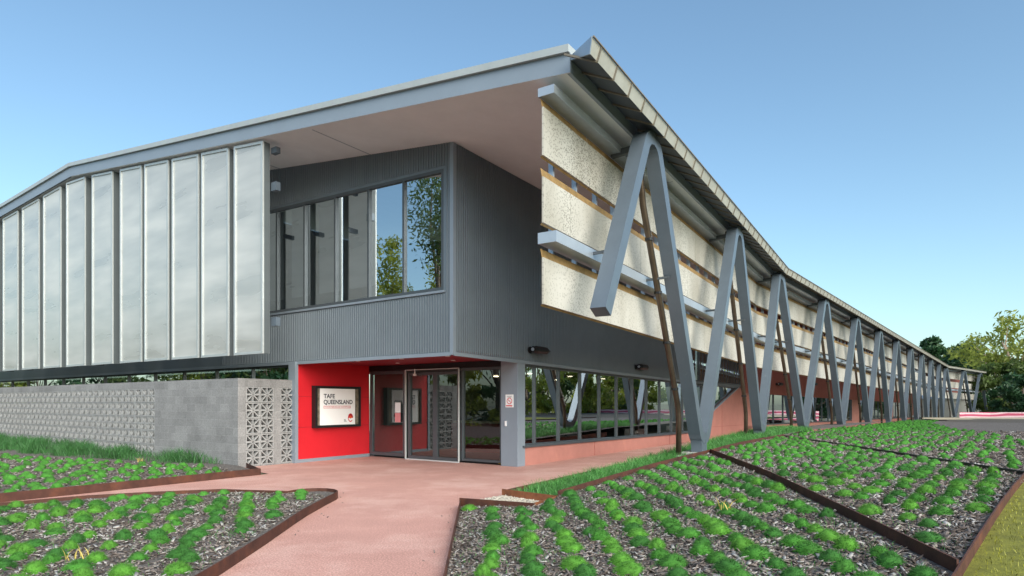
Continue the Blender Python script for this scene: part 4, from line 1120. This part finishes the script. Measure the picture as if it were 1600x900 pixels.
edging('garden_edging', A_in, lambda x, y: -.02, lambda x, y: .13, 'short rusty edging at the corner of the block wall')
# far ground features
f = MB(); a_ = [ground_at(1300,659,.1), ground_at(1600,692,.25)]
def far_patch(name, pts, m, z0):
    f = MB(); f.quad(*[ground_at(u, v, z0) for u, v in pts]); o = f.build(name, m); o['kind'] = 'structure'; return o
mb = MB()
mp_ = [(38,62,.35), (50,58,.5), (60,50,.55), (70,44,.3), (44,26,.35), (33,32,.42), (27.5,36,.36), (30,48,.36)]
far1 = [(17.4,21.2), (21,29), (26,38), (33,47.5), (38,55), (41,60), (60,60), (66,45), (60,30), (30,14)]
terrain('gravel_mound', far1, lambda x, y: .37+.10*math.exp(-((x-38)**2+(y-46)**2)/60)-.004*(y-25), M['dirt'], [((0, y, 0), (0,1,0)) for y in range(26, 62, 2)] + [((x, 0, 0), (1,0,0)) for x in range(26, 76, 2)])
# mural wall far right
mw = [(44.6,62.5), (48,63.0), (52,62.2), (56,60), (60,56.5), (66,50)]
f = MB(); nv = []
for i, (x, y) in enumerate(mw):
    zt_ = 1.6-14.2*y/F if i < 4 else 1.6-16*y/F
    f.v += [(x, y, -.5), (x, y, zt_), (x+.15, y+.2, zt_), (x+.15, y+.2, -.5)]
for i in range(len(mw)-1):
    k = 4*i; f.f += [(k, k+1, k+5, k+4), (k+1, k+2, k+6, k+5), (k+2, k+3, k+7, k+6)]
o = f.build('mural_wall', M['mural']); tag(o, 'low curved pink wall painted with pale swirls at the far right', 'wall'); set_uv(o, lambda co: (co.x-co.y*.8, co.z))
f = MB()
f.v = []; pm = [(38,52,.0),(46,56,.0),(52,54,0),(58,50,0)]
terrain('sandy_track', [(32,47), (38,48), (44,50), (50,54), (44,58), (38,58), (34,52)], lambda x, y: .36-.008*(y-48), M['sand'], [])

# ------------------------------------------------------------------ grass, tussocks, mulch chips
def blades(n, base, h, wd, lean, rg):
    """n tapered two-segment blades; base (n,3); returns V, faces(quad-ish tris)"""
    ang = rg.uniform(0, 2*np.pi, n); hh = h*rg.uniform(.6, 1.25, n); la = rg.uniform(0, 2*np.pi, n); le = lean*rg.uniform(.1, 1, n)*hh
    dx, dy = np.cos(ang)*wd/2, np.sin(ang)*wd/2; lx, ly = np.cos(la)*le, np.sin(la)*le
    V = np.zeros((n, 5, 3)); b = base
    V[:,0] = b + np.stack([-dx,-dy,0*dx],1); V[:,1] = b + np.stack([dx,dy,0*dx],1)
    m = b + np.stack([lx*.35, ly*.35, hh*.6],1)
    V[:,2] = m + np.stack([dx*.8,dy*.8,0*dx],1); V[:,3] = m - np.stack([dx*.8,dy*.8,0*dx],1)
    V[:,4] = b + np.stack([lx, ly, hh],1)
    i = np.arange(n)[:,None]*5
    Fq = np.concatenate([i+np.array([[0,1,2]]), i+np.array([[0,2,3]]), i+np.array([[3,2,4]])], 0)
    return V.reshape(-1,3), Fq
def sample_poly(poly, n, rg, zf):
    p = np.array(poly); lo, hi = p.min(0), p.max(0); out = []
    tot = 0
    while tot < n:
        q = rg.uniform(lo, hi, (n*3, 2)); k = in_poly(q[:,0], q[:,1], poly); q = q[k]; out.append(q); tot += len(q)
    q = np.concatenate(out)[:n]
    z = np.array([float(zf(x, y)) for x, y in q])
    return np.column_stack([q, z])
def proj(p):
    return 800+F*p[:,0]/np.maximum(p[:,1], .1), HV-(p[:,2]-EYE)*F/np.maximum(p[:,1], .1)
# long grass strip under the frames
gs_poly = [(-.02,10.42), (.70,9.72), (2.5,11.9), (4.3,13.95), (6.4,17.1), (8.6,20.4), (12,25.0), (11.5,26.5), (8.7,23.0), (4.5,17.0)]
b = sample_poly(gs_poly, 30000, rng, zstrip); hn = .7+.5*np.sin(b[:,0]*5+np.sin(b[:,1]*4)*2)*.5+.2
keep = np.ones(len(b), bool)
for t_ in va_t[:4]:
    c_ = FR.at(t_-.05); keep &= ((b[:,0]-c_.x)**2+(b[:,1]-c_.y)**2) > .5**2
b = b[keep]; hn = hn[keep]
V, Fc = blades(len(b), b, .17*hn, .0075, 1.1, rng); gro = mesh_np('long_grass', V, Fc, M['blade']); gro['kind'] = 'stuff'
tag(gro, 'strip of long lush green grass beside the path under the zigzag frames', 'grass', kind='stuff')
# taller grass band along the block wall
def pa(l, r): q = BW + Lf*l - R*r; return (q.x, q.y)
band = [pa(.5,.05), pa(17.6,.05), pa(17.2,2.6), pa(7,1.8), pa(2,.8)]
b = sample_poly(band, 22000, rng, zA); cl_ = np.sin(b[:,0]*3.1+np.sin(b[:,1]*1.9)*1.5)*np.sin(b[:,1]*2.7+b[:,0])
b = b[rng.random(len(b)) < .45+.55*cl_]; cl_ = np.sin(b[:,0]*3.1+np.sin(b[:,1]*1.9)*1.5)*np.sin(b[:,1]*2.7+b[:,0])
V, Fc = blades(len(b), b, .24+.12*cl_, .011, 1.2, rng); gro = mesh_np('long_grass', V, Fc, M['blade_dark'])
tag(gro, 'band of dark green clumping grass along the foot of the breeze block wall', 'grass', kind='stuff')
# lawn blades near the camera
lb = [tuple(e0_+dirL*-2+Vector((.03,-.03))), tuple(e0_+dirL*14+Vector((.03,-.03))), (16, 12), (9, 3), (4, 2.2)]
b = sample_poly(lb, 26000, rng, lambda x, y: zbed(x, y)-.03)
V, Fc = blades(len(b), b, .028, .006, .9, rng); gro = mesh_np('lawn_grass', V, Fc, M['lawnblade']); tag(gro, 'short olive yellow lawn grass at the right edge', 'grass', kind='stuff')

def tussock_mesh(name, seed, nb=1300, m='tuft'):
    rg = np.random.default_rng(seed)
    # dome core
    me = bpy.data.meshes.new(name); bm = bmesh.new(); bmesh.ops.create_icosphere(bm, subdivisions=3, radius=1)
    for v in list(bm.verts):
        if v.co.z < -.25: bm.verts.remove(v)
    for v in bm.verts:
        k = 1 + .18*mnoise.noise(v.co*1.7+Vector((seed,0,0))) + .08*mnoise.noise(v.co*6)
        v.co = Vector((v.co.x*.094*k, v.co.y*.094*k, v.co.z*.082*k))
    bm.to_mesh(me); bm.free()
    v0 = np.array([v.co[:] for v in me.vertices]); f0 = np.array([p.vertices[:] for p in me.polygons])
    bpy.data.meshes.remove(me)
    th = rg.uniform(0, 2*np.pi, nb); ph = np.arccos(rg.uniform(.0, 1, nb))
    d = np.stack([np.sin(ph)*np.cos(th), np.sin(ph)*np.sin(th), np.cos(ph)], 1)
    base = d*np.array([.088,.088,.074]); ln = rg.uniform(.016, .050, nb)
    tip = base + d*np.array([1,1,.75])*ln[:,None] + rg.normal(0, .006, (nb,3)); tip[:,2] = np.maximum(tip[:,2], .002)-.012*(np.sin(ph))
    side = np.cross(d, rg.normal(0,1,(nb,3))); side /= np.linalg.norm(side, axis=1)[:,None]+1e-9
    w2 = .0017 if nb > 500 else .0028
    V = np.stack([base-side*w2, base+side*w2, tip], 1).reshape(-1,3)
    Fc = np.arange(nb*3).reshape(-1,3)+len(v0)
    Vv = np.concatenate([v0, V]); Ff = np.concatenate([f0, Fc])
    return Vv, Ff
variants = [tussock_mesh('tussock', s) for s in (1,2,3,4)]
low = [tussock_mesh('tussock', s, nb=300) for s in (11,12)]
def tuss_positions(poly, zf, sx, sy, ang, jit, margin=.12):
    p = np.array(poly); lo, hi = p.min(0)-1, p.max(0)+1; c = (lo+hi)/2; Rr = np.linalg.norm(hi-lo)/2
    xs = np.arange(-Rr, Rr, sx); ys = np.arange(-Rr, Rr, sy); X, Y = np.meshgrid(xs, ys)
    X = X+rng.normal(0, jit, X.shape); Y = Y+rng.normal(0, jit, Y.shape)
    ca, sa = math.cos(ang), math.sin(ang); x = c[0]+X*ca-Y*sa; y = c[1]+X*sa+Y*ca; x = x.ravel(); y = y.ravel()
    k = in_poly(x, y, poly)
    for dx, dy in ((margin,0),(-margin,0),(0,margin),(0,-margin)): k &= in_poly(x+dx, y+dy, poly)
    k &= rng.random(x.shape) > .06
    x, y = x[k], y[k]; z = np.array([float(zf(a, b)) for a, b in zip(x, y)])
    return np.column_stack([x, y, z])
sec1 = [(-.50,2), (-.58,5.2), (-.76,9.5), (.32,8.85), (.75,9.55), (2.5,11.65), (4.30,13.7), (3.85,9.5), (3.05,4.38), (1.2,2)]
sec2 = [(4.45,13.8), (6.5,16.8), (8.70,20.1), (7.83,14.2), (6.98,8.5), tuple(e0_+dirL*2+Vector((-.05,.05))), (3.2,4.5), (3.98,9.5)]
sec3 = [(8.84,20.2), *[tuple(p) for p in far_fr[:4]], (32,46.8), (25.4,38), (20.3,29), (16.7,21.4), tuple(e0_+dirL*14+Vector((-.06,.06))), tuple(e0_+dirL*6+Vector((-.06,.06))), (7.13,8.7), (7.98,14.2)]
bedB = [(-2.75,2), (-2.85,5.8), (-2.95,7.1), (-3.05,9.0), (-3.1,10.3), (-3.5,10.7), (-5.0,10.65), (-6.6,9.95), (-7.9,8.75), (-9.4,6.7), (-11,4), (-11,2)]
bedA = [pa(.7,.6), pa(3,1.3), pa(9,2.5), pa(17,3.2), (-22,14), (-13.2,3.0+.3), (-8.4,10.1), (-5.8,13.9)]
allp = []
for nm, poly, zf, sx, sy, an, ji in (('s1', sec1, zbed, .38, .30, .02, .03), ('s2', sec2, zbed, .41, .37, .14, .03), ('s3', sec3, zbed, .50, .48, .14, .045), ('B', bedB, lambda x, y: .07, .40, .34, .35, .05), ('A', bedA, zA, .46, .40, -.35, .07)):
    ps = tuss_positions(poly, zf, sx, sy, an, ji)
    u, v = proj(ps); k = (ps[:,1] > 3.2) & (u > -40) & (u < 1640) & (v < 925); ps = ps[k]
    for q_ in ps: allp.append((q_[1], nm, q_))
allp.sort(key=lambda a: a[0])
LAB = {'s1': ('low round green grass tussock in the near mulch bed right of the path', 'tussocks in the near right bed'),
       's2': ('low round green grass tussock in the middle bed between rusty and black dividers', 'tussocks in the middle right bed'),
       's3': ('low round green grass tussock in the far mulch bed beyond the black divider', 'tussocks in the far right bed'),
       'B': ('low round green grass tussock in the left foreground bed with the curved edging', 'tussocks in the left foreground bed'),
       'A': ('low dark green grass tussock in the bed below the breeze block wall', 'tussocks below the block wall')}
vm = []
for i, (V, Fc) in enumerate(variants):
    for mk in ('tuft', 'tuft2', 'tuft3'):
        me = bpy.data.meshes.new('tussock'); me.from_pydata(V.tolist(), [], Fc.tolist()); me.materials.append(M[mk]); me.shade_smooth(); vm.append(me)
rest = []
for i, (dist, nm, p) in enumerate(allp):
    sc_ = random.uniform(.70, 1.15); sz = random.uniform(.85, 1.3)
    if i < 300:
        o = bpy.data.objects.new('grass_tussock', random.choice(vm)); col.objects.link(o)
        o.location = p; o.rotation_euler = (0,0,random.uniform(0,6.28)); o.scale = (sc_*random.uniform(.9,1.15), sc_, sz)
        tag(o, LAB[nm][0], 'tussock', LAB[nm][1])
    else: rest.append((nm, p, sc_, sz))
for nms, lab in ((('s1','s2','s3'), 'low green grass tussocks filling the farther mulch beds on the right'), (('A','B'), 'low green grass tussocks farther back in the left beds')):
    VV = []; FF_ = []; n = 0
    for nm, p, a_, b_ in rest:
        if nm not in nms: continue
        V, Fc = low[random.randrange(2)]; r_ = random.uniform(0, 6.28); c, s = math.cos(r_), math.sin(r_)
        W = np.empty_like(V); W[:,0] = (V[:,0]*c-V[:,1]*s)*a_+p[0]; W[:,1] = (V[:,0]*s+V[:,1]*c)*a_+p[1]; W[:,2] = V[:,2]*b_+p[2]
        VV.append(W); FF_.append(Fc+n); n += len(V)
    if VV:
        o = mesh_np('far_tussocks', np.concatenate(VV), np.concatenate(FF_), M['tuft']); tag(o, lab, 'tussocks', kind='stuff'); o.data.shade_smooth()
# mulch chips
def chips(name, poly, n, zf, mk, lab, smin=.016, smax=.07):
    b = sample_poly(poly, n, rng, zf); u, v = proj(b); k = (b[:,1] > 3) & (u > -30) & (u < 1630) & (v < 930); b = b[k]; n = len(b)
    L_ = rng.uniform(smin, smax, n)*(1+b[:,1]*.02); W_ = L_*rng.uniform(.2, .55, n); a = rng.uniform(0, 2*np.pi, n); tl = rng.normal(0, .35, n); t2 = rng.normal(0, .35, n)
    ex = np.stack([np.cos(a), np.sin(a), tl], 1)*L_[:,None]/2; ey = np.stack([-np.sin(a), np.cos(a), t2], 1)*W_[:,None]/2
    c = b + np.array([0,0,1])*rng.uniform(.004, .02, n)[:,None]
    V = np.stack([c-ex-ey, c+ex-ey*.6, c+ex+ey*.8, c-ex*.9+ey], 1)
    dn = np.array([0,0,-.006])
    V = np.concatenate([V, V+dn], 1).reshape(-1,3)
    i = np.arange(n)[:,None]*8
    Fq = np.concatenate([i+np.array([[0,1,2,3]]), i+np.array([[4,7,6,5]]), i+np.array([[0,4,5,1]]), i+np.array([[1,5,6,2]]), i+np.array([[2,6,7,3]]), i+np.array([[3,7,4,0]])], 0)
    o = mesh_np(name, V, Fq, M[mk]); tag(o, lab, 'mulch', kind='stuff')
for mk, fr in (('chip', 1.), ('chip_dark', .8), ('chip_pale', .34)):
    chips('mulch_chips', sec1, int(15000*fr), zbed, mk, 'wood chip mulch in the near right bed')
    chips('mulch_chips', sec2, int(15000*fr), zbed, mk, 'wood chip mulch in the middle right bed')
    chips('mulch_chips', bedB, int(16000*fr), lambda x, y: .07, mk, 'wood chip mulch in the left foreground bed')
    chips('mulch_chips', bedA, int(9000*fr), zA, mk, 'wood chip mulch below the block wall', .03, .08)
    near3 = [(8.84,20.2), (12.5,25.5), (20,24), tuple(e0_+dirL*14+Vector((-.06,.06))), tuple(e0_+dirL*6+Vector((-.06,.06))), (7.13,8.7), (7.98,14.2)]
    chips('mulch_chips', near3, int(9000*fr), zbed, mk, 'wood chip mulch in the far right bed', .04, .10)
for poly, zf, n_, lab in ((sec1, zbed, 9000, 'sparse short green blades scattered over the near right mulch'), (sec2, zbed, 7000, 'sparse short green blades scattered over the middle right mulch'), (bedB, lambda x, y: .07, 8000, 'sparse short green blades scattered over the left foreground mulch')):
    b = sample_poly(poly, n_*2, rng, zf); cl_ = np.sin(b[:,0]*2.9+np.sin(b[:,1]*2.3)*1.7)*np.sin(b[:,1]*3.3+b[:,0]); b = b[rng.random(len(b)) < .12+.75*np.maximum(cl_, 0)]
    V, Fc = blades(len(b), b, .045, .005, 1.2, rng); tag(mesh_np('sparse_grass', V, Fc, M['blade']), lab, 'grass', kind='stuff')
gp = [(-.74,9.62), (.28,8.97), (.62,9.6), (-.16,10.4)]
chips('gravel_stones', gp, 2500, lambda x, y: .06, 'gravel', 'cream gravel stones in the small patch', .02, .04)
pe = [(-.62,5.4), (-.80,9.6), (-.16,10.45), (4.3,16.9), (3.6,17.2), (-1.1,10.4), (-1.0,5.4)]; pw = [(-2.9,8.8), (-2.92,10.2), (-3.6,11.0), (-5.2,10.9), (-5.6,11.4), (-3.2,11.5), (-2.5,10.4), (-2.6,5.8), (-2.73,5.8)]
for pp, nn_, lab in ((pe, 45, 'scattered bits of mulch on the path by its right edge'), (pw, 40, 'scattered bits of mulch on the path by its left edge')):
    chips('path_litter', pp, nn_, lambda x, y: 0.0, 'chip', lab, .008, .03)
# straw tufts
def straw(x, y, z, lab, n=40, h=.22, mk='straw'):
    b = np.tile([[x, y, z]], (n, 1)) + np.column_stack([rng.normal(0,.05,(n,2)), np.zeros(n)])
    V, Fc = blades(n, b, h, .012, 1.2, rng); o = mesh_np('dry_grass_tuft', V, Fc, M[mk]); tag(o, lab, 'grass tuft')
for (u, v, z, lab) in ((218, 722, .1, 'straw yellow dry grass tuft by the block wall near its corner'), (125, 872, .08, 'thin yellow dry tuft in the left foreground bed'), (1135, 795, .5, 'thin yellow green tuft in the near right bed')):
    p = ground_at(u, v, z); straw(p.x, p.y, z, lab, n=14, h=.10)
p = ground_at(1585, 752, .5)
# broad yellow-green leaf plant at the right edge
t = empty('broad_leaf_plant', p); tag(t, 'small plant with broad yellow green leaves at the right edge of the beds', 'plant')
for k in range(5):
    a = k*1.3; f = MB(); d = Vector((math.cos(a), math.sin(a), 0)); s = Vector((-d.y, d.x, 0))
    f.quad(p+Vector((0,0,.02)), p+d*.15+s*.07+Vector((0,0,.10)), p+d*.32+Vector((0,0,.08)), p+d*.15-s*.07+Vector((0,0,.10))); f.build('leaf', M['leaf_fresh'], t)

# ------------------------------------------------------------------ trees
def tree(name, base, h, spread, leafmat, barkmat, nleaf, label, group, seed, leaf=.35, trunk_r=.25, crown_lo=.35, nclump=26, droop=0., cat='tree', squash=1., flat_sky=1.):
    rg = np.random.default_rng(seed); base = Vector(base)
    t = empty(name, base); tag(t, label, cat, group)
    f = MB(); tips = []
    tp = [base + Vector((0,0,-.3))]
    for k in range(1, 6):
        tp.append(base + Vector((rg.normal(0,.04)*h, rg.normal(0,.04)*h, h*.15*k)))
    f.tube(tp, [trunk_r*(1-.15*k) for k in range(6)], 8)
    cl = []
    for k in range(nclump):
        a = rg.uniform(0, 2*np.pi); zf = rg.uniform(crown_lo, 1.0); rr = spread*math.sqrt(rg.uniform(.05, 1))*math.sqrt(max(.12, 1-((zf-(crown_lo+.28))/(1.02-crown_lo-.28))**2 if zf > crown_lo+.28 else .55+.45*(zf-crown_lo)/.28))
        c = base + Vector((math.cos(a)*rr, math.sin(a)*rr*squash, h*zf)); cl.append((c, rg.uniform(.55, 1.25)))
        st = tp[min(5, max(1, int(zf*5)-1))]; mid = st.lerp(c, .5) + Vector((rg.normal(0,.02)*h, rg.normal(0,.02)*h, h*.03))
        if k < 16: f.tube([st, mid, c], [trunk_r*.35, trunk_r*.22, trunk_r*.06], 5)
    f.build('trunk', barkmat, t, smooth=True)
    n = nleaf; ci = rg.integers(0, nclump, n); cc = np.array([c[0][:] for c in cl])[ci]; cr_ = np.array([c[1] for c in cl])[ci]
    rad0 = spread*.30*(26/nclump)**.33
    d = rg.normal(0, 1, (n,3)); d /= np.linalg.norm(d, axis=1)[:,None]; rr = rad0*cr_*rg.uniform(.15, 1, n)**.5
    p = cc + d*rr[:,None]*np.array([1,1,.72]); p[:,2] -= droop*rg.uniform(0,1,n)**2*rad0
    p = p - np.array(base[:])*0
    a = rg.normal(0,1,(n,3)); a /= np.linalg.norm(a, axis=1)[:,None]; b = np.cross(a, rg.normal(0,1,(n,3))); b /= np.linalg.norm(b, axis=1)[:,None]
    s = leaf*rg.uniform(.6, 1.4, n)[:,None]
    V = np.stack([p-a*s, p-b*s*.35, p+a*s, p+b*s*.35], 1).reshape(-1,3); Fq = np.arange(n*4).reshape(-1,4)
    mesh_np('crown', V, Fq, leafmat, t)
    return t
GR = 'trees beyond the far end of the building'
def far_tree(u, dist, top_v, wpx, **kw):
    x = (u-800)/F*dist; h = 1.6+(HV-top_v)/F*dist; return dict(base=(x, dist, -.4), h=h+.4, spread=wpx/2/F*dist, **kw)
def T(name, label, seed, leafk, barkk, nleaf, u, dist, top_v, wpx, **kw):
    k = far_tree(u, dist, top_v, wpx); tree(name, k['base'], k['h'], k['spread'], M[leafk], M[barkk], nleaf, label, GR, seed, **kw)
T('gum_tree', 'tall sunlit golden green gum tree with gaps of sky at the right edge', 3, 'leaf_gold', 'palebark', 2600, 1588, 88, 494, 160, leaf=.40, trunk_r=.42, crown_lo=.45, nclump=26)
T('bushy_tree', 'dark rounded tree standing below the golden gum tree at the right edge', 4, 'leaf_mid', 'trunk', 5200, 1572, 84, 572, 110, leaf=.36, crown_lo=.06, nclump=34)
T('bushy_tree', 'dark dense tree directly behind the far end of the building', 5, 'leaf_dark', 'trunk', 5000, 1508, 100, 545, 90, leaf=.4, crown_lo=.06, nclump=30)
T('conifer_tree', 'dark blue green tree whose top shows above the distant roof line', 6, 'leaf_dark', 'trunk', 7000, 1446, 125, 532, 70, leaf=.5, crown_lo=.2, nclump=26)
T('bushy_tree', 'yellow green tree crown left of the golden gum tree', 8, 'leaf_gold', 'trunk', 3500, 1512, 110, 544, 60, leaf=.45, crown_lo=.5, nclump=14)
T('bushy_tree', 'low dark shrub tree right behind the pink mural wall', 9, 'leaf_dark', 'trunk', 4200, 1598, 74, 590, 90, leaf=.3, crown_lo=.03, nclump=26)
T('bushy_tree', 'mid green tree filling the gap between the gum tree and the roof end', 10, 'leaf_mid', 'trunk', 5000, 1540, 118, 552, 80, leaf=.45, crown_lo=.1, nclump=26)
# a pale building and car glimpsed under the trees
t = empty('white_shed', (58, 92, -.4)); tag(t, 'low white building glimpsed between tree trunks above the pink wall', 'building')
f = MB(); f.box((54, 92, -.45), (14,0,0), (0,5,0), (0,0,2.6)); f.build('wall', M['conc_white'], t)
f = MB(); f.prism([(53.6,91.7,2.15), (68.4,91.7,2.15), (68.4,94.5,2.9), (53.6,94.5,2.9)], (0,0,.1)); f.build('roof', M['roof'], t)
# trees across the street on the right: mirrored in the side windows
k = 0
rt_ = []
for i in range(17):
    d = 12+i*4.2; rt_.append((30+i*3.1+random.uniform(-2,2), 6+i*4.0, random.uniform(8,13), random.uniform(4,5.5), ('leaf_fresh','leaf_mid','leaf_fresh','leaf_fresh')[i % 4]))
for i, (x, y, h, s, lm) in enumerate(rt_):
    if x/y < .95 and y > 20: x = y*.95+4
    tree('street_tree', (x, y, -.4), h, s, M[lm], M['trunk'], 3000, 'leafy roadside tree across the street, seen only mirrored in the side windows', 'roadside trees opposite the side windows', 40+i, leaf=.36, crown_lo=.06, nclump=22)
# trees on the left and behind: mirrored in the front windows
for i, (x, y, h, s, lm, lo) in enumerate(((-29,6.2,20,4.8,'leaf_mid',.62), (-38,9.5,15.5,3.4,'leaf_fresh',.2), (-38,3.6,17.0,4.2,'leaf_fresh',.2), (-44,22,8,6,'leaf_fresh',.1), (-34,20,7,5,'leaf_mid',.1), (-30,-12,10,5,'leaf_mid',.15), (-20,-16,12,6,'leaf_dark',.15), (-40,14,9,5,'leaf_fresh',.1), (-9,-22,12,6,'leaf_mid',.1), (-44,-4,10,6,'leaf_dark',.1))):
    tree('street_tree', (x, y, -.3), h, s, M[lm], M['trunk'], (6500 if i == 0 else 5200), 'tree left of and behind the viewer, seen only mirrored in the front glass', 'trees mirrored in the front glass', 60+i, leaf=(.16 if i == 0 else .2), droop=1.2, crown_lo=lo, nclump=(10 if i == 0 else 22))
for i in range(19):
    y = -22 + i*4.0
    tree('hedge_shrub', (-27+random.uniform(-2,2) - (0 if y < 14 else (y-14)*.9), y, -.4), random.uniform(4.5,7), 3.1, M[('leaf_mid','leaf_dark','leaf_fresh')[i % 3]], M['trunk'], 1800, 'dense shrub of the hedge left of the forecourt, seen only mirrored in the front glass', 'hedge mirrored in the front glass', 90+i, leaf=.26, crown_lo=.03, nclump=18, trunk_r=.12, cat='shrub')
f = MB(); f.quad((24,-30,-.4), (32,-30,-.4), (56,60,-.4), (48,60,-.4)); g_ = f.build('road', M['asphalt']); g_['kind'] = 'structure'
